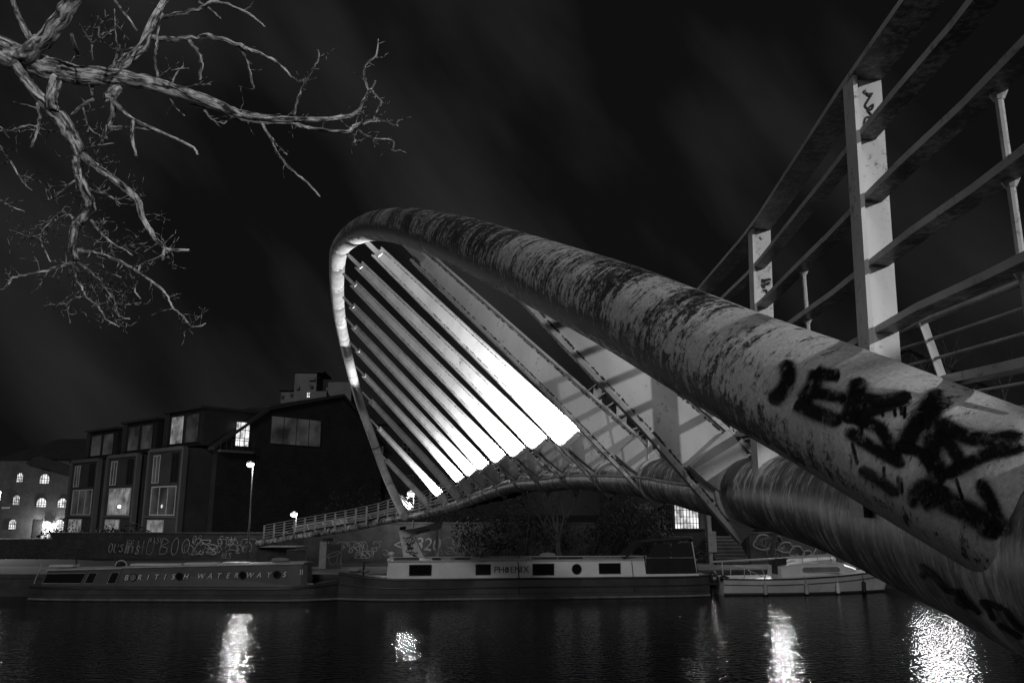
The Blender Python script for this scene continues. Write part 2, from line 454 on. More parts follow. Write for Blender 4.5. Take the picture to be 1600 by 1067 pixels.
# --- deck slab to the right of the tube with cross beams
def right_of(t): return Vector((t.y, -t.x, 0)).normalized()
mb = MB(); prev = None
for p in t2c[::4]+[t2c[-1]]:
    i = t2c.index(p); t = (t2c[min(i+1, len(t2c)-1)]-t2c[max(i-1, 0)]).normalized(); r = right_of(t)
    a = p+r*.1; b = p+r*2.3; zt, zb = p.z+.3, p.z+.16; se = .22
    q = [mb.vert((a.x, a.y, zb)), mb.vert((b.x, b.y, zb+se)), mb.vert((b.x, b.y, zt+se)), mb.vert((a.x, a.y, zt))]
    if prev:
        for k in range(4): mb.face((prev[k], prev[(k+1) % 4], q[(k+1) % 4], q[k]))
    else: mb.face(q[::-1])
    prev = q
mb.face(prev)
mb.build('deck_slab', 'deck_steel', bridge)
for rr, nm in ((2.36, 'edge_beam'),):
    mb = MB(); mb.tube([p+right_of((t2c[min(i+1, len(t2c)-1)]-t2c[max(i-1, 0)]).normalized())*rr+Vector((0, 0, .44)) for i, p in enumerate(t2c)][::3], .1, 14)
    mb.build(nm, 'deck_steel', bridge, smooth=True)
for y in [3.2+1.8*k for k in range(24)]:
    p, t = t2_at(y); r = right_of(t); mb = MB()
    mb.beam([p+r*.2+Vector((0, 0, .11)), p+r*2.25+Vector((0, 0, .33))], .1, .12); mb.build('cross_beam', 'deck_steel', bridge)

# --- blades
# (photo point at the arch, photo point at the foot, foot depth, lit, width)
TOPS = [(800, 452), (617, 382), (564, 381), (542, 405), (536, 435), (536, 471), (540, 504), (547, 542), (557, 581), (568, 622), (581, 666), (593, 711), (611, 762)]
FEET = [(1163, 833), (1033, 787), (957, 773), (902, 769), (858, 770), (821, 770), (790, 776), (767, 780), (746, 787), (726, 793), (705, 799), (680, 805), (652, 813)]
LIT = [0, 0, 1, 1, 1, 1, 1, 1, 1, 0, 1, 0, 1]
WID = [.40, .325, .30, .285, .28, .275, .27, .27, .265, .26, .26, .25, .24]
def area_light(name, loc, direction, sx, sy, power, parent, xdir):
    l = bpy.data.lights.new(name, 'AREA'); l.shape = 'RECTANGLE'; l.size = sx; l.size_y = sy; l.energy = power; l.spread = R(58)
    o = bpy.data.objects.new(name, l); COL.objects.link(o)
    o.parent = parent; o.location = Vector(loc)-Vector(parent['_org'])
    z = -direction; x = (xdir-z*xdir.dot(z)).normalized(); y = z.cross(x)
    o.rotation_euler = Matrix(((x.x, y.x, z.x), (x.y, y.y, z.y), (x.z, y.z, z.z))).to_euler(); return o
for i, (tp, fp) in enumerate(zip(TOPS, FEET)):
    d = 5.2+2.86*i*.985
    A = on_plane(*tp); F = P(fp[0], fp[1], d)
    ia = arch_near(A); A = A+(arch_path[ia]-A)*.1
    _, tt = t2_at(F.y)
    c2, _ = t2_at(F.y)
    Lv = (A-F); Ln = Lv.length; L = Lv/Ln
    tt = Vector((tt.x*.35, 1, tt.z)).normalized()
    W = tt.cross(L).normalized()          # across the blade, up and to the right
    if W.z < 0: W = -W
    N = L.cross(W).normalized()
    if N.y > 0: N = -N                    # face normal towards the camera side
    wd = WID[i]
    # the lower left edge runs from the foot tip; the web lies above it
    lo = lambda s: -.045*max(0, 1-max(s, 0)/(Ln*.35))
    def pt(s, a, n=0): return F+L*s+W*a+N*n
    taper = lambda s: wd*(1-.42*max(0, (s/Ln-.13)/.87))
    s1 = Ln-.42-.02*i if i else Ln-.1
    mb = MB()                             # web plate
    st = [-.025, .25, s1*.2, s1*.42, s1*.7, s1]
    front = [(pt(s, lo(s)), pt(s, taper(s) if s > .2 else .05)) for s in st]
    k = .014
    va = [[mb.vert(a+N*k), mb.vert(b+N*k), mb.vert(b-N*k), mb.vert(a-N*k)] for a, b in front]
    for q, r in zip(va, va[1:]):
        for j in range(4): mb.face((q[j], q[(j+1) % 4], r[(j+1) % 4], r[j]))
    mb.face(va[0][::-1]); mb.face(va[-1])
    bl = mb.build('blade', 'blade_paint', bridge)
    if i < 2: bl['label'] = 'unlit blade crossed by railing shadows' if i == 0 else 'unlit grey blade'
    for edge in (0, 1):                   # flanges along both edges
        mb = MB(); pth = []
        for s in st[1:] if edge else st:
            pth.append(pt(s, taper(s)+.014 if edge else lo(s)-.014))
        rings = []
        hw = .045 if edge else .055
        for p in pth: rings.append([mb.vert(p+N*hw+W*-.014), mb.vert(p+N*hw+W*.014), mb.vert(p-N*hw+W*.014), mb.vert(p-N*hw-W*.014)])
        for q, r in zip(rings, rings[1:]):
            for j in range(4): mb.face((q[j], q[(j+1) % 4], r[(j+1) % 4], r[j]))
        mb.face(rings[0][::-1]); mb.face(rings[-1])
        mb.build('flange', 'blade_edge_paint', bl)
    for edge in (0, 1):                   # flaking rust along the welds
        mb = MB(); sp_n = 14
        for q in range(sp_n):
            sa, sb = s1*q/sp_n*.97+.12, s1*(q+1)/sp_n*.97+.1
            ea = (lambda z: taper(z)-.034) if edge else (lambda z: lo(z)+.006)
            mb.poly([pt(sa, ea(sa), .0165), pt(sb, ea(sb), .0165), pt(sb, ea(sb)+.028, .0165), pt(sa, ea(sa)+.028, .0165)], [(sa, 0), (sb, 0), (sb, 1), (sa, 1)])
        mb.build('rust_line', 'weld_rust', bl)
    mb = MB()                             # pin plate joining blade to arch
    a0, a1 = taper(s1)*.2, taper(s1)*.72
    mb.prism([pt(s1-.12, a0, .016), pt(s1-.12, a1, .016), pt(Ln+.05, a1*.85, .016), pt(Ln+.05, a0*1.1, .016)], N*.03)
    mb.prism([pt(s1-.16, a0*1.2, .05), pt(s1-.16, a1*.9, .05), pt(s1-.02, a1*.9, .05), pt(s1-.02, a0*1.2, .05)], N*.03)
    mb.build('pin_plate', 'fixture_paint', bl)
    # floodlight housing: hood tapering towards the foot
    sf = max(.55, min(1.05, Ln*.135)); hl = sf*.55
    mb = MB(); rows = []
    for q, (s, rw, rh) in enumerate(((sf, .47, .17), (sf-.02, .48, .18), (sf-hl*.5, .44, .15), (sf-hl, .34, .10), (sf-hl-.03, .26, .05))):
        row = []
        for j in range(9):
            cs = (.5, .5, .46, .25, 0, -.25, -.46, -.5, -.5)[j]*2; hh = (0, .72, 1, 1, 1, 1, 1, .72, 0)[j]
            row.append(mb.vert(pt(s, wd*.5-cs*wd*rw, .016+hh*rh*(.6 if LIT[i] else .6))))
        rows.append(row)
    for q, r in zip(rows, rows[1:]):
        for j in range(8): mb.face((q[j], r[j], r[j+1], q[j+1]))
    mb.face(rows[-1]); mb.face(rows[0][::-1])
    hs = mb.build('floodlight_housing', 'fixture_paint', bl)
    mb = MB()                             # cable from the housing to the deck tube
    mb.tube([Vector(q) for q in spline([pt(sf-hl, wd*.5, .08), pt(sf-hl-.1, wd*.62, .12), pt(sf-hl-.2, wd*.75, .1), pt(sf-hl-.26, wd*.8, .03)], 5)], .022, 8)
    mb.sphere(pt(sf-hl-.27, wd*.8, .03), .045, 8, 6, (1, 1, 1.6))
    mb.build('cable', 'conduit_metal', bl, smooth=True)
    if LIT[i]:
        up = (L-N*.05).normalized()
        area_light('floodlight', pt(sf+.02, wd*.5, .11), up, wd*.9, .06, 165, bridge, W)
    # collar seam on the arch
    if i >= 2:
        j = ia; tdir = (arch_path[min(j+1, n_a-1)]-arch_path[j-1]).normalized()
        mb = MB(); mb.tube([arch_path[j]-tdir*.025, arch_path[j]+tdir*.025], arch_r(j, n_a)+.006, 32)
        mb.build('collar', 'collar_seam', arch, smooth=True)
    # bracket plate under the foot, welded round the tube
    mb = MB()
    cc, tcc = t2_at(F.y); rr = t2_r(F.y)
    mb.tube([cc-tcc*.03, cc+tcc*.03], rr+.025, 30); mb.build('ring_plate', 'blade_edge_paint', dtube, smooth=True)

# short struts between arch and deck tube near the foot
for (u, va_, vb, dd, wdt) in ((1196, 655, 770, 4.62, .11), (1356, 775, 808, 2.95, .05)):
    a = P(u, va_, dd); b = P(u, vb, dd); mb = MB()
    mb.box((a.x-wdt/2, a.y-.01, b.z), (a.x+wdt/2, a.y+.01, a.z)); mb.box((a.x-wdt/2-.022, a.y-.06, b.z), (a.x-wdt/2-.002, a.y+.06, a.z))
    mb.build('strut', 'blade_edge_paint', bridge)
# conduit along the camera side of the deck tube
mb = MB(); mb.tube([p+Vector((-1, 0, 0))*(t2_r(p.y)+.05)+Vector((0, 0, .03)) for p in t2c if 5.6 < p.y < 38][::3], .014, 8)
mb.build('conduit', 'conduit_metal', bridge, smooth=True)

# --- railings
ZT = [(-4, 5.3), (0, 5.50), (1.8, 5.57), (2.75, 5.605), (4.65, 5.70), (6.3, 5.75), (8.2, 5.8), (12, 5.85), (16, 5.85), (20, 5.8), (25, 5.7), (30, 5.5), (34, 5.28), (37, 5.05), (40, 4.78), (42, 4.64), (43.5, 4.2), (45.7, 3.78), (48.3, 3.2)]
XR = [(-4, -.6), (0, .85), (.9, 1.12), (1.8, 1.27), (2.75, 1.33), (4.65, 1.52), (6.3, 1.55)]
def rail_xy(y):
    c, t = t2_at(y)
    x = interp(XR, y) if y < 6.3 else c.x
    return Vector((x, y, 0)), c, t
left = thing('railing', (1.2, 1.0, 2.3), None, None); del left
rail_l = MB()
# the railing itself is one part of the bridge: its top bar is the mesh, posts, rails and balusters are sub-parts
ys = [-2.6, -.8, .95]+[2.75, 4.65]+[6.45+1.8*k for k in range(19)]
ys2 = [40.4, 41.4, 42.1, 42.6, 43.05, 43.5, 44.0, 44.5, 45.0, 45.5, 46.0, 46.5, 47.0, 47.5, 48.0]
ally = [y for y in ys if y < 40]+ys2
path_y = [-3.2+.4*k for k in range(129) if -3.2+.4*k <= 48.2]
def top_pt(y, k=0.0, off=Vector((0, 0, 0))):
    b, c, t = rail_xy(y); zt = interp(ZT, y); z0 = c.z+t2_r(y)
    return Vector((b.x, b.y, zt-(zt-z0-.06)*k))+off
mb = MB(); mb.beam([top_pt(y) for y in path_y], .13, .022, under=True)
lrail = mb.build('railing', ['rail_bar_paint', 'rail_grime_shade'], bridge); lrail['label'] = 'tall bar railing standing on the deck tube'
for kk in range(1, 6):
    mb = MB(); mb.beam([top_pt(y, kk/5.35, Vector((-.02, 0, 0))) for y in path_y], .07, .024, under=True); mb.build('rail', ['rail_bar_paint', 'rail_grime_shade'], lrail)
for n_, y in enumerate(ally):
    b, c, t = rail_xy(y); zt = interp(ZT, y)-.012; z0 = c.z+t2_r(y)*.3
    wp = .105 if y < 40 else .075
    mb = MB(); rot = Matrix.Rotation(0, 4, 'Z')
    lean = .05 if y < 20 else .0
    def pp(dx, dy, z): return (b.x+dx-lean*(1-(z-z0)/(zt-z0)), b.y+dy, z)
    mb.i = -1
    for (x0, x1, y0, y1) in ((-wp*.42, wp*.58, -.008, .008), (-wp*.42-.018, -wp*.42-.002, -.045, .045)):
        mb.i += 1
        lo = [pp(x0, y0, z0), pp(x1, y0, z0), pp(x1, y1, z0), pp(x0, y1, z0)]; hi = [pp(x0, y0, zt), pp(x1, y0, zt), pp(x1, y1, zt), pp(x0, y1, zt)]
        a = [mb.vert(q) for q in lo]; h = [mb.vert(q) for q in hi]
        mb.face(a[::-1]); mb.face(h)
        for j in range(4): mb.face((a[j], a[(j+1) % 4], h[(j+1) % 4], h[j]))
    mb.i = 0
    for dz in (.05, .21):                  # bolt heads on the face
        q = Vector(pp(wp*.06, -.008, zt-dz)); mb.tube([q, q+Vector((0, -.012, 0))], .012, 8)
    mb.build('post', ['rail_post_paint', 'rail_bar_paint'], lrail)
for y0, y1 in zip(ys, ys[1:]):
    y = (y0+y1)/2+.07
    if y > 39: continue
    mb = MB(); mb.tube([top_pt(y, 2/5.35), top_pt(y, 5.35/5.35)], .0105, 8)
    for kk in (2, 3, 4): q = top_pt(y, kk/5.35); mb.tube([q+Vector((0, 0, -.008)), q+Vector((0, 0, -.03))], [.024, .013], 8)
    mb.build('baluster', 'rail_post_paint', lrail, smooth=True)
# right hand railing, leaning inwards
def rr_pt(y, k):
    c, t = t2_at(y); r = right_of(t); zt = interp(ZT, c.y)-.13; z0 = c.z+.5
    return c+r*(2.05+.22*k)+Vector((0, 0, zt-(zt-z0)*k-c.z))
yy = [-1+.5*k for k in range(99) if -1+.5*k <= 48]
mb = MB(); mb.tube([rr_pt(y, 0) for y in yy], .028, 10)
rrail = mb.build('railing', 'rail_bar_paint', bridge, smooth=True); rrail['label'] = 'far side railing of thin rails on inward leaning posts'
for kk in range(1, 6):
    mb = MB(); mb.tube([rr_pt(y, kk/5.6) for y in yy], .014, 8); mb.build('rail', 'rail_bar_paint', rrail, smooth=True)
for y in [1.36+1.8*k for k in range(21)]+[40.5+.75*k for k in range(10)]:
    mb = MB(); a, b = rr_pt(y, 1), rr_pt(y, 0); c, t = t2_at(y)
    mb.beam([a, b], .075, .014, t); mb.build('post', 'rail_post_paint', rrail)
# pale infill panels fixed to the right hand railing
for y in (7.6, 9.4):
    a0, a1, b0, b1 = rr_pt(y, .35), rr_pt(y+.7, .35), rr_pt(y, .95), rr_pt(y+.7, .95)
    mb = MB(); mb.prism([b0, b1, a1, a0], Vector((.02, 0, .005))); mb.build('infill_panel', 'rail_post_paint', rrail)
a0, a1, b0, b1 = rr_pt(45.4, .05), rr_pt(46.1, .05), rr_pt(45.4, 1), rr_pt(46.1, 1)
mb = MB(); mb.prism([b0, b1, a1, a0], Vector((.03, .02, 0))); ip = mb.build('infill_panel', 'lit_panel', rrail); ip['label'] = 'bright lit notice panel on the ramp railing'

# --- graffiti strokes laid on the tubes
def bvh_of(*mbs):
    V = []; F = []
    for m in mbs:
        o = len(V); V += m.v; F += [tuple(i+o for i in f) for f in m.f if len(f) == 4]
    return BVHTree.FromPolygons(V, F)
bv = bvh_of(arch_mb, t2_mb)
def hit(b, u, v):
    r = ray(u, v).normalized(); h = b.ray_cast(CAMPOS, r)
    return (h[0], h[1]) if h[0] is not None else None
STROKES = [
 ([(1229, 562), (1233, 590), (1223, 612), (1203, 628)], 24), ([(1279, 578), (1270, 607), (1254, 630)], 25), ([(1275, 580), (1293, 586), (1314, 588)], 19),
 ([(1272, 614), (1298, 618), (1324, 625)], 18), ([(1244, 628), (1266, 640), (1318, 660)], 23), ([(1345, 590), (1336, 629), (1325, 662)], 29),
 ([(1332, 617), (1377, 627), (1425, 620)], 19), ([(1426, 622), (1377, 638), (1333, 654)], 19), ([(1332, 653), (1374, 669), (1394, 697), (1408, 716)], 21),
 ([(1320, 670), (1371, 702), (1416, 727)], 19), ([(1343, 731), (1377, 750), (1404, 772)], 17),
 ([(1470, 610), (1447, 646), (1425, 680), (1409, 706)], 31), ([(1453, 632), (1457, 674), (1461, 714), (1474, 757)], 30), ([(1411, 700), (1441, 708), (1469, 745)], 18),
 ([(1462, 655), (1503, 680), (1545, 688), (1604, 684)], 25), ([(1604, 702), (1554, 708), (1515, 725), (1476, 744)], 22), ([(1465, 672), (1498, 714), (1501, 734)], 23),
 ([(1424, 792), (1449, 762), (1485, 785), (1532, 809), (1560, 842)], 33), ([(1531, 748), (1556, 797), (1577, 838)], 22), ([(1470, 755), (1462, 775), (1440, 783)], 30),
 ([(1440, 880), (1462, 900), (1486, 926)], 9), ([(1452, 893), (1440, 900)], 9), ([(1484, 922), (1502, 925), (1500, 938), (1520, 948)], 10), ([(1500, 922), (1535, 958)], 9), ([(1534, 936), (1548, 950), (1556, 968)], 9),
 ([(1538, 938), (1570, 950)], 9), ([(1570, 948), (1590, 975), (1604, 985)], 10), ([(1560, 972), (1600, 996)], 9)]
DRIPS = [((1405, 742), (1405, 776)), ((1410, 745), (1412, 770)), ((1383, 728), (1384, 745)), ((1415, 636), (1415, 655)), ((1399, 640), (1401, 652)), ((1380, 640), (1382, 653)),
         ((1495, 747), (1506, 781)), ((1348, 664), (1347, 684)), ((1352, 630), (1353, 644)), ((1333, 690), (1342, 726)), ((1409, 636), (1410, 650))]
gi = 0
def stroke(b, pts, wpx, parent, mat='spray_paint', lift=.003, nx=6, endf=True):
    global gi
    if mat == 'spray_paint': wpx = wpx*1.5
    gi += 1; lift += .0004*(gi % 9)
    px = spline([tuple(q) for q in pts], max(4, int(30/len(pts))+4)); rows = []; n = len(px); mb = MB()
    for k, (u, v) in enumerate(px):
        a = px[max(k-1, 0)]; c = px[min(k+1, n-1)]; tx, ty = c[0]-a[0], c[1]-a[1]; l = math.hypot(tx, ty) or 1
        nxp, nyp = -ty/l, tx/l; f = min(1, min(k, n-1-k)/(n*.12)) if endf else 1
        ww = wpx*(.55+.45*f if endf else 1)
        row = []
        for j in range(nx+1):
            o = (j/nx-.5)*ww; h = hit(b, u+nxp*o, v+nyp*o)
            row.append((h[0]+h[1]*lift, (.35+.65*f, j/nx)) if h else None)
        rows.append(row)
    for A, B in zip(rows, rows[1:]):
        for j in range(nx):
            q = [A[j], A[j+1], B[j+1], B[j]]
            if all(q) and max((q[0][0]-q[2][0]).length, (q[1][0]-q[3][0]).length) < .25: mb.poly([z[0] for z in q], [z[1] for z in q])
    if mb.f: return mb.build('graffiti_stroke', mat, parent, smooth='all')
for pts, wpx in STROKES: stroke(bv, pts, wpx*2.1, dtube if pts[0][1] > 860 else arch, 'overspray', .0012)
for pts, wpx in STROKES: stroke(bv, pts, wpx, dtube if pts[0][1] > 860 else arch)
for a, b in DRIPS: stroke(bv, [a, ((a[0]+b[0])/2, (a[1]+b[1])/2), b], 5.5, arch)

# scribble on the big railing post: one looping pen line
pxy, pc, ptt = rail_xy(2.75)
scr = [(1362, 140), (1354, 143), (1358, 150), (1364, 146), (1358, 156), (1353, 166), (1362, 172), (1366, 163), (1357, 172), (1364, 182), (1354, 184), (1352, 196), (1362, 190), (1366, 182), (1360, 200), (1355, 206)]
mb = MB(); mb.tube([PY(u-1, v, 2.75-.0115) for u, v in [q[:2] for q in spline(scr, 4)]], .0035, 6)
mb.build('pen_scrawl', 'dark_scrawl', lrail)
mb = MB()
for k in range(16):
    q = PY(1191+random.random()*11, 436+random.random()*22, 4.65-.0115); mb.box(q-Vector((.008, .001, .006)), q+Vector((.012, .001, .008)))
mb.build('sticker_remains', 'dark_scrawl', lrail)

#EOF_BRIDGE
# ================================================================== STREET LAMPS
def street_lamp(base, h, label, power, arm=.5, head=.25, radius=.12, glow='lamp_glow', group='lamp posts on the banks', face=1):
    t_ = thing('street_lamp', base, label, 'street lamp', group)
    b = Vector(base)
    mb = MB(); mb.tube([b, b+Vector((0, 0, .9)), b+Vector((0, 0, .92)), b+Vector((0, 0, h))], [.085, .085, .055, .042], 12)
    mb.build('pole', 'lamp_pole', t_, smooth=True)
    tip = b+Vector((0, 0, h))
    mb = MB(); mb.box((b.x-.33 if face > 0 else b.x-.05, b.y-.32, b.z+h-.02), (b.x+.05 if face > 0 else b.x+.33, b.y+.12, b.z+h+.09)); mb.build('lamp_head', 'dark_metal', t_)
    c = tip+Vector((-.15*face, -.12, -.075)); mb = MB(); mb.sphere(c, head, 12, 8, (1.0, .85, .75)); mb.build('lamp_glass', glow, t_, smooth=True)
    point_light('lamp_light', c+Vector((-.1*face, -.3, -.3)), power, radius, t_)
    return t_
def ground(u, v): return PZ(u, v, 1.0)
# the lamp by the graffiti wall, and the others along the far bank
q = PY(386, 872, 53); street_lamp((q.x, 53, 1.0), 6.15, 'tall pale street lamp beside the graffiti wall on the left of the ramp', 480)
q = PY(460, 804, 57); street_lamp((q.x+.15, 57, 1.0), PY(460, 804, 57).z-.9, 'street lamp showing just above the left end of the ramp railing', 220)
q = PY(643, 772, 50); street_lamp((q.x+.15, 50, 1.0), PY(643, 772, 50).z-.9, 'street lamp shining behind the lowest bridge blade', 380)
q = PY(1213, 740, 50); street_lamp((q.x, 50, 1.0), 6.2, 'assumed street lamp hidden behind the deck tube, leftmost of the three by the warehouse', 650)  # hidden lamp, assumed from its streak on the water
q = PY(1432, 733, 50); street_lamp((q.x, 50, 1.0), 6.4, 'assumed street lamp hidden behind the spray painted arch foot, middle one of the three by the warehouse', 850, radius=.35)  # also out of sight, assumed from the bright patch on the river
q = PY(1468, 736, 51); street_lamp((q.x, 51, 1.0), 6.3, 'unseen lamp added behind the arch foot to widen the water glow, furthest right by the warehouse', 600, radius=.35)  # added lamp, hidden from view, widens the reflection on the water
q = PY(1098, 738, 56); street_lamp((q.x, 56, 1.0), 5.6, 'assumed street lamp hidden behind the big shadowed blade near the stone steps', 350)  # not visible behind the blade, assumed from a faint water streak
q = PY(1, 768, 60); street_lamp((q.x, 60, 1.0), q.z-1.0, 'assumed street lamp at the far left edge beside the mill', 2600, radius=.25)  # lamp assumed from a flare at the left frame edge and the water streak
# fill lamp added out of view on the near bank, behind the photographer's left shoulder
street_lamp((-4.6, -7.4, 2.3), 4.0, 'unseen fill lamp added on the near bank behind the left of the viewpoint', 360, radius=.18)
street_lamp((7.6, -5.5, 2.3), 5.6, 'unseen key lamp assumed on the near bank behind the right of the viewpoint beyond the bridge', 2500, radius=.1)  # key lamp added out of view, its place assumed from the railing shadows

# ================================================================== TREE (upper left)
tree = thing('bare_tree', (-3.9, 4.1, 2.3), 'old bare tree with deeply ridged bark reaching in from the upper left', 'tree')
LIMBS = [  # (u, v, width px) , depth start, depth end
 ([(-230, 98, 100), (-160, 84, 76), (-80, 80, 56), (0, 80, 45), (40, 95, 42), (77, 107, 36), (103, 116, 33), (155, 119, 29), (206, 124, 24), (258, 137, 22), (330, 160, 17), (372, 177, 13), (420, 185, 11), (470, 187, 9), (510, 187, 8), (549, 181, 7)], 4.2, 4.5),
 ([(36, 88, 26), (62, 68, 26), (85, 43, 25), (104, 16, 24), (118, -14, 22), (130, -60, 20)], 4.2, 4.0),
 ([(20, 98, 15), (36, 118, 15), (56, 145, 16), (75, 165, 20), (95, 187, 24), (115, 218, 20), (128, 242, 18)], 4.15, 4.3),
 ([(90, 122, 18), (84, 138, 18), (80, 156, 17), (84, 172, 16)], 4.2, 4.2),
 ([(126, 240, 15), (121, 258, 15), (125, 277, 14), (133, 300, 14), (141, 319, 15), (140, 330, 14), (127, 343, 14), (116, 358, 13), (114, 385, 12), (119, 406, 10)], 4.3, 4.5),
 ([(127, 242, 14), (145, 256, 12), (160, 268, 11), (177, 279, 11), (200, 298, 11), (216, 315, 11), (222, 338, 9), (235, 361, 8), (246, 377, 8), (258, 389, 7), (268, 391, 6), (296, 391, 4)], 4.3, 4.1),
 ([(257, 388, 6), (256, 398, 6), (255, 407, 5)], 4.1, 4.1),
 ([(300, 157, 17), (345, 168, 14), (372, 182, 12), (411, 190, 9), (456, 192, 7), (480, 200, 6), (540, 206, 5), (552, 198, 6), (576, 190, 5), (600, 189, 4), (614, 195, 3), (622, 197, 2)], 4.5, 4.7),
 ([(172, 120, 20), (182, 108, 18), (200, 92, 16), (222, 75, 15), (232, 50, 13), (243, 24, 11), (258, 0, 9), (270, -20, 8)], 4.5, 4.9),
 ([(190, 126, 18), (180, 140, 18), (172, 150, 16), (165, 154, 13)], 4.4, 4.3),
 ([(176, 156, 9), (190, 172, 7), (206, 186, 6), (226, 195, 5), (245, 204, 5), (275, 217, 4), (303, 232, 4), (309, 243, 3)], 4.3, 4.1),
 ([(208, 188, 6), (207, 203, 6), (207, 217, 5.5), (213, 245, 4)], 4.2, 4.1),
 ([(178, 158, 9), (176, 180, 8), (171, 198, 7), (180, 201, 7), (191, 199, 6)], 4.3, 4.3),
 ([(168, 196, 4), (165, 205, 3), (167, 217, 3)], 4.3, 4.3),
 ([(196, 199, 4), (220, 201, 4), (245, 205, 3)], 4.25, 4.2),
 ([(19, -6, 7), (26, 18, 8), (37, 42, 10), (47, 60, 11)], 4.1, 4.2),
 ([(112, 54, 5), (117, 72, 6), (121, 88, 7)], 4.1, 4.2),
]
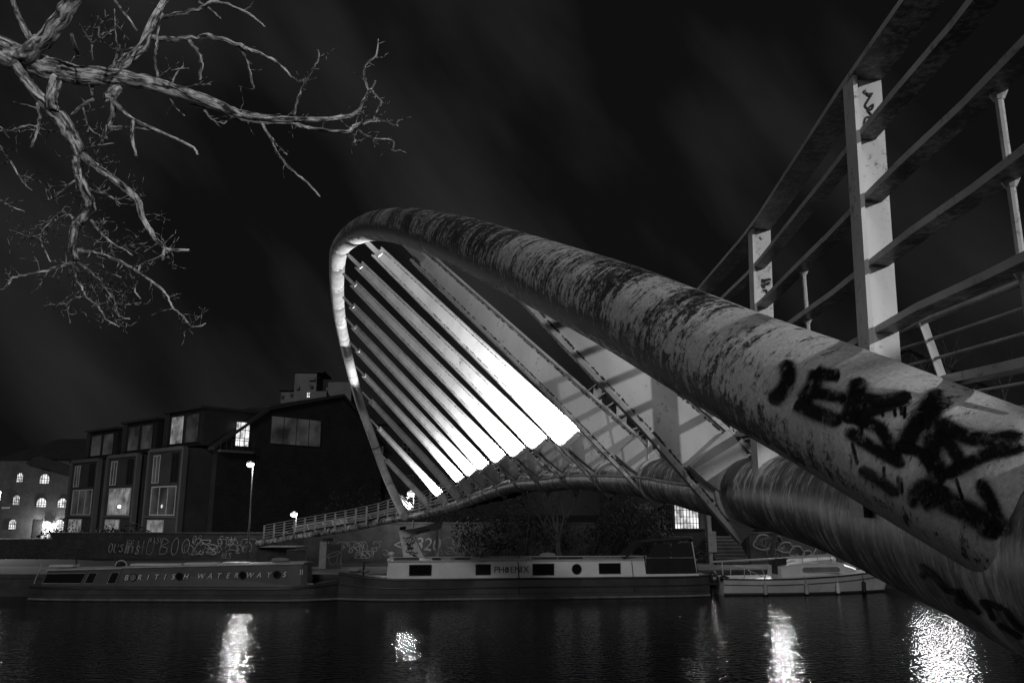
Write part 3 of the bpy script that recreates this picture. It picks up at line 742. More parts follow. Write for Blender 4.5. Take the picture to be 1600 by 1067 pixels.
TWIGS = [
 ([(549, 182, 7), (560, 172, 6), (576, 144, 5), (582, 139, 4), (587, 126, 3)], 4.5), ([(576, 142, 4), (568, 115, 4), (575, 97, 3), (588, 87, 3), (591, 61, 2)], 4.5),
 ([(582, 142, 4), (597, 160, 3), (606, 162, 2)], 4.5), ([(596, 160, 4), (590, 172, 3), (583, 189, 3)], 4.5), ([(588, 90, 2.5), (599, 90, 2)], 4.5),
 ([(560, 204, 5), (572, 212, 4), (585, 217, 3.5), (613, 221, 3), (615, 236, 2.5), (626, 235, 2)], 4.6), ([(558, 206, 4), (554, 218, 3.5), (556, 228, 3)], 4.6), ([(582, 216, 3), (585, 230, 2.5)], 4.6),
 ([(605, 190, 3), (625, 188, 2)], 4.6), ([(459, 181, 4), (466, 152, 4), (482, 120, 3.5), (492, 104, 3), (498, 90, 3), (497, 78, 2)], 4.5), ([(496, 93, 2.5), (511, 84, 2)], 4.5),
 ([(410, 193, 5), (423, 218, 4.5), (434, 240, 4), (456, 266, 4), (480, 285, 3.5), (500, 308, 3)], 4.4), ([(424, 215, 3), (436, 230, 2.5), (449, 243, 2)], 4.4),
 ([(238, 60, 9), (270, 60, 8), (300, 61, 8), (330, 57, 8), (369, 69, 7), (399, 81, 6), (429, 96, 5), (444, 108, 4), (465, 126, 4), (495, 121, 3)], 4.9),
 ([(369, 70, 5), (384, 90, 4), (391, 115, 4), (397, 140, 3)], 4.9), ([(296, 63, 7), (313, 87, 6), (314, 110, 5), (312, 126, 4)], 4.9), ([(242, 30, 7), (275, 22, 7), (310, 15, 6), (339, 3, 5), (381, 18, 4), (400, 30, 3.5), (414, 42, 2.5)], 4.9),
 ([(381, 18, 3), (393, 8, 2.5), (394, -4, 2)], 4.9), ([(310, 3, 5), (330, 15, 4), (345, 30, 3)], 4.9), ([(179, 0, 4), (195, 22, 4), (214, 50, 4)], 4.9),
 ([(59, 161, 5), (61, 185, 5), (57, 205, 5), (49, 230, 4)], 4.2), ([(146, 155, 5), (130, 164, 5), (112, 180, 4)], 4.3), ([(130, 168, 3), (134, 186, 3), (140, 200, 3), (155, 212, 2.5), (170, 218, 2)], 4.3),
 ([(144, 150, 4), (144, 135, 4)], 4.3), ([(178, 106, 4), (183, 80, 4), (180, 50, 3), (179, 15, 2)], 4.2), ([(183, 80, 3), (208, 75, 2.5)], 4.2), ([(186, 108, 3.5), (206, 83, 3), (240, 46, 2.5)], 4.1),
 ([(247, 121, 4), (242, 95, 4), (245, 70, 4), (248, 45, 3), (254, 22, 3)], 4.3), ([(247, 121, 3), (260, 113, 3), (275, 109, 2.5), (296, 107, 2)], 4.3), ([(269, 130, 3), (276, 115, 2.5), (287, 103, 2)], 4.3), ([(144, 70, 3), (145, 95, 2.5)], 4.1),
 ([(144, 68, 3), (135, 55, 2.5), (124, 38, 2)], 4.1), ([(144, 68, 3), (160, 60, 2.5), (174, 53, 2)], 4.1), ([(157, 67, 3), (154, 45, 2.5), (161, 33, 2)], 4.1), ([(290, 137, 3), (310, 133, 3), (330, 132, 2)], 4.4),
 ([(266, 154, 3), (276, 170, 2.5), (289, 181, 2)], 4.4), ([(320, 172, 4), (330, 186, 3.5), (347, 193, 3), (354, 190, 2)], 4.4),
 ([(122, 391, 7), (138, 393, 6.5), (152, 397, 6), (187, 409, 5), (218, 427, 4.5), (256, 455, 4), (268, 478, 3.2), (284, 492, 3), (299, 509, 2.6), (312, 510, 2.4), (322, 505, 2)], 4.4),
 ([(120, 406, 7), (135, 421, 6), (152, 436, 5), (166, 452, 4.5), (177, 466, 4.5), (181, 485, 4), (187, 494, 3), (203, 499, 2)], 4.5), ([(118, 411, 6), (100, 415, 5.5), (80, 421, 5), (51, 427, 4.5), (21, 434, 4), (13, 445, 3)], 4.5),
 ([(117, 410, 5), (119, 432, 4.5), (128, 450, 4), (135, 465, 3.5), (149, 475, 3.5), (160, 488, 3), (166, 499, 2.5), (187, 511, 2)], 4.6), ([(133, 464, 3), (112, 468, 3), (106, 480, 2.5), (110, 505, 2)], 4.6), ([(107, 475, 2.5), (88, 476, 2.5), (68, 478, 2)], 4.6),
 ([(143, 344, 4.5), (152, 357, 4), (162, 369, 4), (174, 379, 3.5), (190, 388, 3), (208, 399, 2)], 4.4), ([(139, 294, 4), (150, 300, 3.5), (164, 302, 3.5), (180, 312, 3), (188, 319, 3), (210, 322, 2)], 4.2), ([(115, 344, 4), (108, 335, 4), (98, 332, 4), (82, 343, 3.5), (68, 360, 3)], 4.4),
 ([(82, 343, 3), (66, 362, 3), (60, 372, 3), (38, 368, 2.5), (15, 359, 2)], 4.5), ([(62, 372, 3), (68, 388, 3), (79, 410, 2)], 4.5), ([(174, 379, 3), (175, 396, 2.5), (185, 402, 2)], 4.4), ([(190, 388, 3), (200, 384, 2.5), (228, 380, 2)], 4.4), ([(217, 424, 3.5), (222, 412, 3), (251, 401, 2)], 4.3),
 ([(206, 418, 3), (204, 430, 3), (216, 440, 3), (210, 452, 3), (220, 468, 2)], 4.4), ([(172, 462, 3), (168, 478, 3), (176, 490, 2.5), (182, 503, 2)], 4.5), ([(179, 478, 3), (197, 476, 2.5), (221, 473, 2)], 4.5), ([(0, 228, 4), (12, 245, 3.5), (22, 262, 3), (36, 285, 2.5), (50, 298, 2)], 4.6),
 ([(0, 313, 4), (16, 322, 3), (40, 332, 2)], 4.6), ([(0, 205, 4), (20, 203, 3.5), (45, 196, 3.5), (70, 203, 3), (94, 207, 2.5)], 4.3), ([(118, 282, 4), (100, 295, 3), (84, 310, 2.5), (70, 314, 2)], 4.3), ([(132, 232, 3), (150, 228, 3), (178, 224, 2)], 4.3), ([(0, 198, 3.5), (15, 216, 2)], 4.4), ([(152, 398, 3), (160, 412, 2.5), (166, 424, 2.5), (190, 434, 2)], 4.5),
]
def limb_path(pts, d0, d1, sub=5):
    sp = spline(pts, sub); n = len(sp); path = []; rad = []
    for k, (u, v, wpx) in enumerate(sp):
        d = d0+(d1-d0)*k/(n-1); path.append(P(u, v, d)); rad.append(wpx*.5*d/1250)
    return path, rad
rnd = random.Random(11)
def jitter(path, rad, amt):
    out = [path[0]]
    for p, r in zip(path[1:], rad[1:]): out.append(p+Vector((rnd.uniform(-1, 1), rnd.uniform(-1, 1), rnd.uniform(-1, 1)))*r*amt)
    return out
trunk = MB()
tp, tr = limb_path(LIMBS[0][0], LIMBS[0][1], LIMBS[0][2])
trunk.tube(jitter(tp, tr, .12), tr, 22)
base = Vector((tp[0].x-.25, tp[0].y+.05, 2.15)); stem = [Vector(q) for q in spline([base, base+Vector((.05, .02, 1.2)), base+Vector((.02, 0, 2.6)), tp[0]+Vector((-.08, .02, -.1)), tp[0]+Vector((-.2, .05, .8)), tp[0]+Vector((-.15, .2, 1.9)), tp[0]+Vector((-.5, .3, 3.1))], 5)]
trunk.tube(stem, [.36-.1*min(1, k/6)-.17*max(0, (k-14)/16) for k in range(len(stem))], 24)
for pts, a, b in LIMBS[1:]:
    p_, r_ = limb_path(pts, a, b); trunk.tube(jitter(p_, r_, .16), r_, 14)
trunk_o = trunk.build('trunk', 'bark', tree, smooth='all')
tw = MB()
def add_twigs(path, rad, density, depth):
    for k in range(2, len(path)-(3 if depth else 0)):
        if rnd.random() > density: continue
        t = (path[k]-path[k-1]).normalized()
        side = Vector((rnd.uniform(-1, 1), rnd.uniform(-.6, .6), rnd.uniform(-1, 1)+.25)); side = (side-t*side.dot(t)*.6).normalized()
        L = rnd.uniform(.03, .13)*(1.0 if depth else .8); r = max(.0024, min(rad[k]*.5, .0042)); p = path[k]; q = [p]; dirn = (side+t*.5).normalized()
        for _ in range(4):
            dirn = (dirn+Vector((rnd.uniform(-1, 1), rnd.uniform(-1, 1), rnd.uniform(-1, 1)))*.38).normalized(); p = p+dirn*L/4; q.append(p)
        rr = [r*(1-.14*j) for j in range(5)]; tw.tube(q, rr, 5)
        if depth: add_twigs(q, rr, .42, depth-1)
for pts, d in TWIGS:
    p_, r_ = limb_path(pts, d, d+rnd.uniform(-.12, .12), 5); r_ = [max(x*1.0, .0028) for x in r_]
    p_ = jitter(p_, r_, .5); tw.tube(p_, r_, 7)
    if pts[0][0] < 230: add_twigs(p_, r_, .5, 1)
    elif not pts[0][1] < 70: add_twigs(p_, [x*.8 for x in r_], .3, 0)
for pts, a, b in LIMBS[4:8]:
    p_, r_ = limb_path(pts, a, b); add_twigs(p_, [.007]*len(p_), .5, 1)
tw.build('twigs', 'bark', tree, smooth='all')
#EOF_TREE
# ================================================================== NARROWBOATS
def frame(origin, xdir):
    """local frame: x along the thing, y away from the viewer, z up"""
    x = Vector((xdir[0], xdir[1], 0)).normalized(); y = Vector((-x.y, x.x, 0)); M = Matrix.Identity(4)
    for i in range(3): M[i][0] = x[i]; M[i][1] = y[i]; M[i][2] = (0, 0, 1)[i]; M[i][3] = origin[i]
    return M
FACE = Matrix(((1, 0, 0, 0), (0, 0, -1, 0), (0, 1, 0, 0), (0, 0, 0, 1)))    # text standing up, facing -y
def loft(mb, secs, cap=True):
    """secs: list of rings of local points"""
    rings = [[mb.vert(p) for p in s] for s in secs]; n = len(rings[0])
    for A, B in zip(rings, rings[1:]):
        for j in range(n): mb.face((A[j], A[(j+1) % n], B[(j+1) % n], B[j]))
    if cap: mb.face(rings[0][::-1]); mb.face(rings[-1])
def window_part(M, parent, x0, x1, z0, z1, y, glassm='dark_glass', framem='dark_frame', ft=.03, skew=0, name='window'):
    mb = MB(M); sk = skew*(z1-z0)
    for (a, b, c, d) in ((x0, x1, z0, z0+ft), (x0, x1, z1-ft, z1), (x0, x0+ft, z0+ft, z1-ft), (x1-ft, x1, z0+ft, z1-ft)):
        sh = lambda x, z: x+skew*(z-z0)
        mb.prism([(sh(a, c), y-.025, c), (sh(b, c), y-.025, c), (sh(b, d), y-.025, d), (sh(a, d), y-.025, d)], M.to_3x3() @ Vector((0, .05, 0)) if False else Vector((0, .05, 0)))
    w_ = mb.build(name, framem, parent)
    mb = MB(M); mb.poly([(x0, y-.008, z0), (x1, y-.008, z0), (x1+sk, y-.008, z1), (x0+sk, y-.008, z1)]); mb.build('pane', glassm, w_)
    return w_
def hull(M, parent, L, beam, zg, bow_right, mats, z_bow=.25, bow_len=3.2, strake=True, name='hull'):
    mb = MB(M); secs = []
    for k in range(15):
        f = k/14; x = L*f; q = (x/bow_len) if not bow_right else ((L-x)/bow_len)
        wf = 1 if q >= 1 else math.sin(max(q, .04)*math.pi/2)**.75
        st_ = ((L-x)/1.6) if not bow_right else x/1.6
        wf *= 1 if st_ >= 1 else (.72+.28*max(0, st_)**.5)
        up = z_bow*max(0, 1-q)**2 + .05*max(0, 1-st_)**2
        hb = beam/2*wf
        secs.append([(x, beam/2-hb, -.35), (x, beam/2-hb, .28), (x, beam/2-hb-.02, .30), (x, beam/2-hb-.02, zg+up), (x, beam/2-hb+.06, zg+up+.03), (x, beam/2+hb-.06, zg+up+.03), (x, beam/2+hb, zg+up), (x, beam/2+hb, -.35)])
    loft(mb, secs); h = mb.build(name, mats, parent)
    mb = MB(M)                                  # rubbing strakes
    for z, r in ((.56, .03), (zg-.02, .035)):
        mb.tube([(s[3][0], s[3][1]-.012, z+(s[3][2]-zg)*(.9 if z > .6 else .6)) for s in secs], r, 8)
    mb.build('rubbing_strake', 'boat_black', h, smooth=True)
    mb = MB(M); mb.tube([(s[3][0], s[0][1]-.016, .07) for s in secs], .055, 8); mb.build('waterline_scum', 'hull_stain', h, smooth=True)
    return h
# --- white and dark cabin boat
A = PZ(525, 941, 0.0); B = PZ(1130, 932.5, 0.0); pm = frame(A, B-A); PL = (B-A).length
A2 = pm.inverted()
def lx(M, u, v=905, off=0.0):
    """distance along a boat of a point seen at pixel column u"""
    Mi = M.inverted(); o = Mi @ CAMPOS; r = Mi.to_3x3() @ ray(u, v); t_ = (off-o.y)/r.y; return (o+r*t_).x
ph = thing('narrowboat', A, 'long narrowboat with pale cabin band, dark hull and canvas stern hood, moored mid river bank', 'narrowboat', 'boats moored along the far quay')
hull(pm, ph, PL-.55, 2.1, .96, False, 'boat_hull_dark', .28, 3.4)
x0, x1 = lx(pm, 604, 890, .2), lx(pm, 1092, 890, .2)
def cabin(M, parent, x0, x1, z0, za, zb, beam, mat, roofmat, lean=.1, endlean=(.06, .12)):
    mb = MB(M); y0, y1 = .2, beam-.2
    secs = []
    for x, z, e0 in ((x0, za, endlean[0]), (x1, zb, -endlean[1])):
        secs.append([(x, y0, z0), (x, y1, z0), (x+e0, y1-lean, z), (x+e0, y0+lean, z)])
    loft(mb, secs); c = mb.build('cabin', mat, parent)
    mb = MB(M); secs = []
    for k in range(9):
        f = k/8; x = x0-.05+endlean[0]+(x1-x0+.1-endlean[0]-endlean[1])*f; z = za+(zb-za)*f+.004
        secs.append([(x, y0+lean-.05, z), (x, y0+lean-.03, z+.05), (x, beam/2, z+.12), (x, y1-lean+.03, z+.05), (x, y1-lean+.05, z)])
    loft(mb, secs); r = mb.build('roof', roofmat, parent)
    return c, r
xc = lx(pm, 1012, 885, .2)
pcab, proof = cabin(pm, ph, x0, x1, .985, 1.74, 1.72, 2.1, 'boat_cream', 'boat_roof')
yside = lambda z: .2+.1*(z-.985)/.75-.012
for u0, u1, v0, v1, gm in ((639, 674, 888, 904, 'dark_glass'), (743, 767, 887, 903, 'dark_glass'), (832, 866, 886, 905, 'dark_glass'), (936, 970, 885, 903, 'dark_glass')):
    z1 = 1.62; z0_ = 1.12 if u0 != 832 else 1.08
    window_part(pm, pcab, lx(pm, u0, 895, .2), lx(pm, u1, 895, .2), z0_, z1, .22, gm, 'dark_frame', .035)
c = Vector((lx(pm, 901, 895, .2), .2, 1.36)); mb = MB(pm); mb.tube([c+Vector((0, .06, 0)), c+Vector((0, -.03, 0))], .225, 24); mb.build('porthole', 'dark_glass', pcab, smooth=True)
mb = MB(pm); mb.tube([c+Vector((.225*math.cos(a*.2618), -.035, .225*math.sin(a*.2618))) for a in range(25)], .018, 6); mb.build('porthole_rim', 'dark_metal', pcab, smooth=True)
# name: letters with a round bird emblem instead of the O
s = .42
def word(body, u, M=pm, par=None, mat='dark_letter_paint', size=s, z=1.35, y=.175, shear=0, sp=1):
    return text_mesh(body, size, M @ Matrix.Translation((lx(M, u, 896, .2), y, z)) @ FACE, 'lettering', mat, par, shear, .004, sp)
for ch, u in zip('PH', (775, 783.3)): word(ch, u, par=pcab)
for ch, u in zip('ENIX', (800.3, 808.8, 815.1, 821.8)): word(ch, u, par=pcab)
c = Vector((lx(pm, 792, 896, .2), .175, 1.33)); mb = MB(pm)
mb.tube([c, c+Vector((0, -.008, 0))], .105, 20)
for a in range(5):                        # flame shaped crest over the disc
    q = c+Vector((-.07+.035*a, -.004, .1)); mb.prism([q, q+Vector((.03, 0, 0)), q+Vector((.02-.01*(a-2), 0, .075+.02*(a % 2)))], Vector((0, -.006, 0)))
mb.build('emblem', 'dark_letter_paint', pcab, smooth=False)
mb = MB(pm); mb.prism([c+Vector(p) for p in ((-.05, -.012, .03), (-.02, -.012, -.02), (.05, -.012, -.04), (.03, -.012, .02))], Vector((0, -.003, 0))); mb.build('emblem_bird', 'boat_cream', pcab)
# vinyl/canvas stern hood
hx0, hx1 = lx(pm, 977, 880, .2), lx(pm, 1091, 880, .2); hxm, hxe = lx(pm, 1004, 850, .3), lx(pm, 1081, 845, .3)
mb = MB(pm); secs = []
for x, z, in ((hx0, 1.82), (hxm, 2.56), ((hxm+hxe)/2, 2.64), (hxe, 2.72), (hxe+.03, 2.64)):
    secs.append([(x, .26, z-.02), (x, .34, z+.05), (x, 1.05, z+.11), (x, 1.76, z+.05), (x, 1.84, z-.02), (x, 1.72, z-.05), (x, 1.05, z), (x, .38, z-.05)])
loft(mb, secs)
hood = mb.build('canvas_hood', 'canvas', ph)
mb = MB(pm); xa, xb = lx(pm, 1010, 885, .2), lx(pm, 1088, 885, .2)
mb.prism([(xa, .195, 1.1), (xb+.1, .195, 1.1), (xb-.02, .24, 1.83), (xa, .24, 1.83)], Vector((0, .02, 0))); mb.build('canvas_side', 'canvas', hood)
for a, b in ((0, .5), (.5, 1)):
    mb = MB(pm); l0, l1 = hxm+.1+(xb-.1-hxm)*a, hxm+.1+(xb-.1-hxm)*b
    mb.prism([(l0+.06, .25, 1.86), (l1-.06, .25, 1.86), (l1-.1, .3, 2.52), (l0+.1+(.35 if a == 0 else 0), .3, 2.5)], Vector((0, .012, 0))); mb.build('vinyl_window', 'clear_vinyl', hood)
for x, xt, m_ in ((xb+.02, hxe, 'boat_white'), ((hxm+xb)/2, (hxm+xb)/2-.02, 'canvas'), (xa, hxm, 'canvas')):
    mb = MB(pm); mb.tube([(x, .22, 1.1), ((x+xt)/2, .26, 1.9), (xt, .3, 2.6)], .028, 8); mb.build('hood_frame', m_, hood, smooth=True)
# roof furniture, fore end, ropes
mb = MB(pm)
for a, b, yy in ((.3, 1.5, .7), (2.1, 2.5, .5), (3.2, 3.9, .6), (6.9, 9.4, .55)): mb.box((x0+a, yy, 1.84), (x0+b, yy+.5, 1.9))
mb.build('roof_box', 'dark_metal', proof)
mb = MB(pm); mb.tube([(x0+.1, .36, 1.95), (xc, .36, 1.93)], .018, 6)
for k in range(9): mb.tube([(x0+.3+k*1.3, .36, 1.8), (x0+.3+k*1.3, .36, 1.95)], .012, 6)
mb.build('grab_rail', 'boat_white', proof, smooth=True)
mb = MB(pm); mb.tube([(x0+.2, .9, 1.8), (x0+.2, .9, 2.02)], .05, 8); mb.sphere((x0+.2, .9, 2.08), .14, 10, 6, (1.1, 1, .8)); mb.build('mushroom_vent', 'boat_white', proof, smooth=True)
mb = MB(pm); mb.sphere((lx(pm, 858, 875, .5), .9, 1.96), .3, 12, 6, (1.4, .6, .5)); mb.build('coiled_hose', 'rope', proof, smooth=True)
for u, zz in ((810, 1.72), (988, 1.72)):
    mb = MB(pm); x = lx(pm, u, 890, .1); mb.tube([(x, .17, zz), (x+.02, .1, 1.2), (x+.03, -.05, .5), (x+.03, -.06, .3)], .014, 6)
    mb.build('side_rope', 'black_rubber', ph, smooth=True)
mb = MB(pm); xq = lx(pm, 568, 890, .9); mb.tube([(xq, .9, 1.1), (xq, .9, 1.7)], .05, 8); mb.box((xq-.08, .84, 1.66), (xq+.28, .96, 1.76)); mb.build('mooring_dolly', 'dark_metal', ph)
mb = MB(pm); mb.sphere((.75, 1.05, 1.33), .26, 10, 6, (1.3, 1, .45)); mb.sphere((1.2, 1.0, 1.3), .16, 8, 6, (1.4, 1, .6)); mb.build('rope_coil', 'rope', ph, smooth=True)
mb = MB(pm); mb.tube([(PL-1.1, 1.05, 1.02), (PL-1.0, 1.05, 1.55), (PL-.75, 1.05, 1.75), (PL-.55, 1.05, 1.72)], .03, 8); mb.build('tiller', 'dark_metal', ph, smooth=True)
mb = MB(pm); mb.box((PL-1.3, .25, .55), (PL-.05, 1.85, .66)); mb.sphere((PL-.15, .6, .8), .22, 8, 6); mb.sphere((PL-.05, .9, .62), .25, 8, 6); mb.build('stern_deck', 'boat_black', ph)

# --- dark green boat with lettering along its side
A = PZ(38, 939, 0.0); B = PZ(521, 941, 0.0); gm_ = frame(A, B-A); GL = (B-A).length
gb = thing('narrowboat', A, 'old dark working narrowboat with spaced pale lettering and portholes, leftmost boat', 'narrowboat', 'boats moored along the far quay')
hull(gm_, gb, GL, 2.1, .62, True, 'boat_hull_dark', .3, 2.6)
gx = lambda u, v=905, off=.2: lx(gm_, u, v, off)
ga, gc, ge = gx(64), gx(182), gx(474)
mb = MB(gm_); secs = []
for x, z, e0 in ((ga, 1.33, .22), (gc, 1.42, .16)): secs.append([(x, .2, .655), (x, 1.9, .655), (x+e0, 1.78, z), (x+e0, .32, z)])
loft(mb, secs); gst = mb.build('stern_cabin', 'boat_black', gb)
mb = MB(gm_); secs = []
for x, z, e0 in ((gc+.02, 1.44, .16), (ge, 1.66, -.12)): secs.append([(x, .2, .655), (x, 1.9, .655), (x+e0, 1.78, z), (x+e0, .32, z)])
loft(mb, secs); gcb = mb.build('cabin', 'boat_green', gb)
mb = MB(gm_); secs = []
for x, z in ((ga+.15, 1.335), (gc+.15, 1.43), (gc+.2, 1.46), (ge-.05, 1.67)):
    secs.append([(x, .26, z), (x, .3, z+.05), (x, 1.05, z+.1), (x, 1.8, z+.05), (x, 1.84, z)])
loft(mb, secs); grf = mb.build('roof', 'boat_roof', gb)
for u0, u1 in ((63, 128), (129, 147), (164, 182)):
    xx0, xx1 = gx(u0)+.1, gx(u1)-.06; mb = MB(gm_)
    zt = lambda x: 1.2+.03*(x-ga)/(gc-ga)*2
    pts = [(xx0, .215, .78), (xx1, .215, .78), (xx1+.14, .285, zt(xx1)), (xx0+.14, .285, zt(xx0))]
    mb.tube(pts+[pts[0]], .012, 4); mb.build('panel_line', 'pale_frame', gst)
    mb = MB(gm_); mb.poly([(p[0], p[1]-.004, p[2]) for p in pts]); mb.build('panel', 'dark_glass', gst)
for ch, u in (('B', 197), ('R', 217.5), ('I', 230.5), ('T', 243.5), ('I', 257), ('S', 270), ('H', 289.5), ('W', 313), ('A', 327.5), ('T', 341), ('E', 355.5), ('R', 368.5), ('W', 389), ('A', 404), ('Y', 419), ('S', 443.5)):
    zz = 1.03+.17*(u-190)/260
    text_mesh(ch, .33, gm_ @ Matrix.Translation((gx(u, 903, .22), .222+.0, zz)) @ FACE, 'lettering', 'letter_paint', gcb, .28, .012)
for u, hl in ((207.5, 'hull_stain'), (280, 'dark_glass'), (379, 'dark_glass'), (432, 'dark_glass')):
    c = Vector((gx(u, 903, .22), .235, 1.05+.17*(u-190)/260)); mb = MB(gm_); mb.tube([c+Vector((0, .06, 0)), c+Vector((0, -.025, 0))], .165, 20); pt_ = mb.build('porthole', hl, gcb, smooth=True)
    mb = MB(gm_); mb.tube([c+Vector((.165*math.cos(a*.3142), -.03, .165*math.sin(a*.3142))) for a in range(21)], .02, 6); mb.build('rim', 'boat_black', pt_, smooth=True)
mb = MB(gm_); x = gx(470); mb.prism([(x, .215, .68), (x+.3, .23, .68), (x+.26, .29, 1.62), (x-.02, .29, 1.62)], Vector((0, -.012, 0))); mb.build('end_panel', 'boat_black', gcb)
for u in (469.5, 472.5): text_mesh('I', .34, gm_ @ Matrix.Translation((gx(u, 895, .22), .215, 1.3)) @ FACE, 'lettering', 'letter_paint', gcb, 0, .012)
mb = MB(gm_); mb.tube([(gx(101), 1.0, 1.4), (gx(102), 1.0, 2.25)], .045, 8); mb.tube([(gx(163), 1.0, 1.45), (gx(164.5), 1.0, 2.4)], .035, 8)
mb.build('chimney_pipe', 'dark_metal', grf, smooth=True)
mb = MB(gm_); mb.sphere((gx(171), 1.0, 1.6), .2, 8, 6, (1.5, 1, .6)); mb.build('canvas_bundle', 'black_rubber', grf, smooth=True)
mb = MB(gm_); mb.tube([(gx(180)+.28*math.cos(a*.35)-.1, .8, 1.52+.26*math.sin(a*.35)) for a in range(10)], .03, 6); mb.build('roof_hoop', 'pale_frame', grf, smooth=True)
mb = MB(gm_); mb.sphere((gx(428), 1, 1.8), .24, 10, 6, (1.9, 1, .5)); mb.build('rope_coil', 'rope', grf, smooth=True)
for a, b in ((66, 104), (195, 275), (280, 330), (340, 380)):
    mb = MB(gm_); mb.box((gx(a), .6, 1.44+.2*(a-66)/400+.06), (gx(b), 1.2, 1.5+.2*(a-66)/400+.08)); mb.build('roof_plank', 'boat_white', grf)
mb = MB(gm_); mb.tube([(gx(48), .5, .72), (gx(50), .5, 1.0), (gx(58), .5, 1.55), (gx(54), .5, 1.62)], .03, 8); mb.build('tiller', 'pale_frame', gb, smooth=True)
mb = MB(gm_); mb.tube([(.05, .5, .6), (-.05, .5, .2), (.1, .5, -.4)], .04, 6); mb.tube([(.1, .3, .62), (.1, 1.8, .62)], .07, 8); mb.build('stern_fender', 'fender_white', gb, smooth=True)

# --- small white cruiser with lowered mast
A = PZ(1137, 931.5, 0.0); B = PZ(1400, 927, 0.0); ym = frame(A, B-A); YL = (B-A).length
yb = thing('sailing_cruiser', A, 'small white sailing cruiser with its mast lowered flat and fenders hanging down', 'boat', 'boats moored along the far quay')
mb = MB(ym); secs = []
for k in range(17):
    f = k/16; x = YL*f; wf = (.72+.28*math.sin(min(1, f/.4)*math.pi/2)) if f < .4 else max(.03, math.cos((f-.4)/.6*math.pi/2))**.7
    hb = 1.15*wf; zg = .82-.1*math.sin(f*math.pi*.7)+.42*f*f; xx = x+(.5*f*f if f > .6 else 0)
    secs.append([(x, 1.15-hb*.55, -.3), (x+.0, 1.15-hb*.86, .08), (xx, 1.15-hb, zg-.1), (xx, 1.15-hb-.03, zg-.06), (xx, 1.15-hb-.03, zg), (xx, 1.15-hb+.05, zg+.03), (xx, 1.15, zg+.09), (xx, 1.15+hb-.05, zg+.03), (xx, 1.15+hb, zg), (x, 1.15+hb*.55, -.3)])
loft(mb, secs); yh = mb.build('hull', 'boat_white', yb, smooth=True)
mb = MB(ym); mb.tube([(s_[3][0], s_[3][1]-.01, s_[3][2]+.03) for s_ in secs], .035, 8); mb.build('rubbing_strake', 'dark_metal', yh, smooth=True)
mb = MB(ym); mb.tube([(s_[2][0], s_[2][1]-.004, s_[2][2]-.2) for s_ in secs], .014, 6); mb.build('cove_line', 'dark_metal', yh, smooth=True)
mb = MB(ym); mb.tube([(s_[1][0], s_[1][1]-.03, .05) for s_ in secs], .07, 8); mb.build('waterline_scum', 'boat_black', yh, smooth=True)
mb = MB(ym); secs = []
xs = lambda u: lx(ym, u, 890, .3)
for x, z, hb in ((xs(1222), 1.32, .82), (xs(1240), 1.42, .84), (xs(1290), 1.46, .8), (xs(1325), 1.42, .66), (xs(1348), 1.18, .4), (xs(1352), 1.05, .34)):
    secs.append([(x, 1.15-hb, .78), (x, 1.15-hb+.1, z-.08), (x, 1.15-hb+.2, z), (x, 1.15, z+.06), (x, 1.15+hb-.2, z), (x, 1.15+hb, .78)])
loft(mb, secs); yc = mb.build('cabin', 'boat_white', yb)
xa, xb = xs(1254), xs(1314); mb = MB(ym); n_ = 20; pts = []
for k in range(n_):
    a = 2*math.pi*k/n_; cx_ = (xa+xb)/2+math.copysign(((xb-xa)/2-.18), math.cos(a))+.18*math.cos(a); pts.append((cx_, .36, 1.17+.15*math.sin(a)))
mb.prism(pts, Vector((0, .03, 0))); wn = mb.build('window', 'hull_stain', yc)
mb = MB(ym); mb.tube([(p[0], .355, p[2]) for p in pts+[pts[0]]], .022, 6); mb.build('window_rim', 'boat_white', wn, smooth=True)
mb = MB(ym); x = xs(1222); mb.box((x-.03, .75, .95), (x+.5, 1.35, 1.72)); mb.build('hatch', 'dark_metal', yc)
mb = MB(ym); mb.tube([(xs(1122), .9, 1.58), (xs(1235), .95, 1.72), (xs(1345), 1.1, 1.86)], .05, 10); mb.tube([(xs(1234), .95, 1.45), (xs(1234), .95, 1.75)], .05, 8); mb.tube([(xs(1137), .9, .95), (xs(1136.5), .9, 1.6)], .03, 8)
for k, dz in ((0, .1), (1, .16)): mb.tube([(xs(1232), .9+.1*k, 1.7+dz*.4), (xs(1290), 1.0, 1.7+dz), (xs(1345), 1.1, 1.78+dz)], .02, 6)
mb.build('lowered_mast', 'boat_roof', yb, smooth=True)
mb = MB(ym)
for u0, u1, yy in ((1162, 1196, .3), (1162, 1196, 1.9)): mb.tube([(xs(u0), yy, .8), (xs(u0)+.05, yy, 1.32), (xs(u1)-.2, yy, 1.3), (xs(u1), yy, .82)], .022, 8)
mb.tube([(xs(1162)+.05, .3, 1.32), (xs(1162)+.05, 1.9, 1.32)], .022, 8); mb.tube([(xs(1170), .4, 1.2), (xs(1198), .5, .8)], .02, 6)
mb.build('guard_rail', 'pale_frame', yb, smooth=True)
mb = MB(ym); mb.box((-.42, .8, .3), (-.12, 1.3, .95)); mb.tube([(-.3, 1.05, .4), (-.34, 1.05, -.3)], .08, 8); mb.sphere((-.28, 1.05, .95), .26, 10, 6, (.9, 1, .8)); mb.sphere((.12, .5, .82), .22, 8, 6, (1.3, 1, .7)); mb.build('outboard_motor', 'dark_metal', yb, smooth=True)
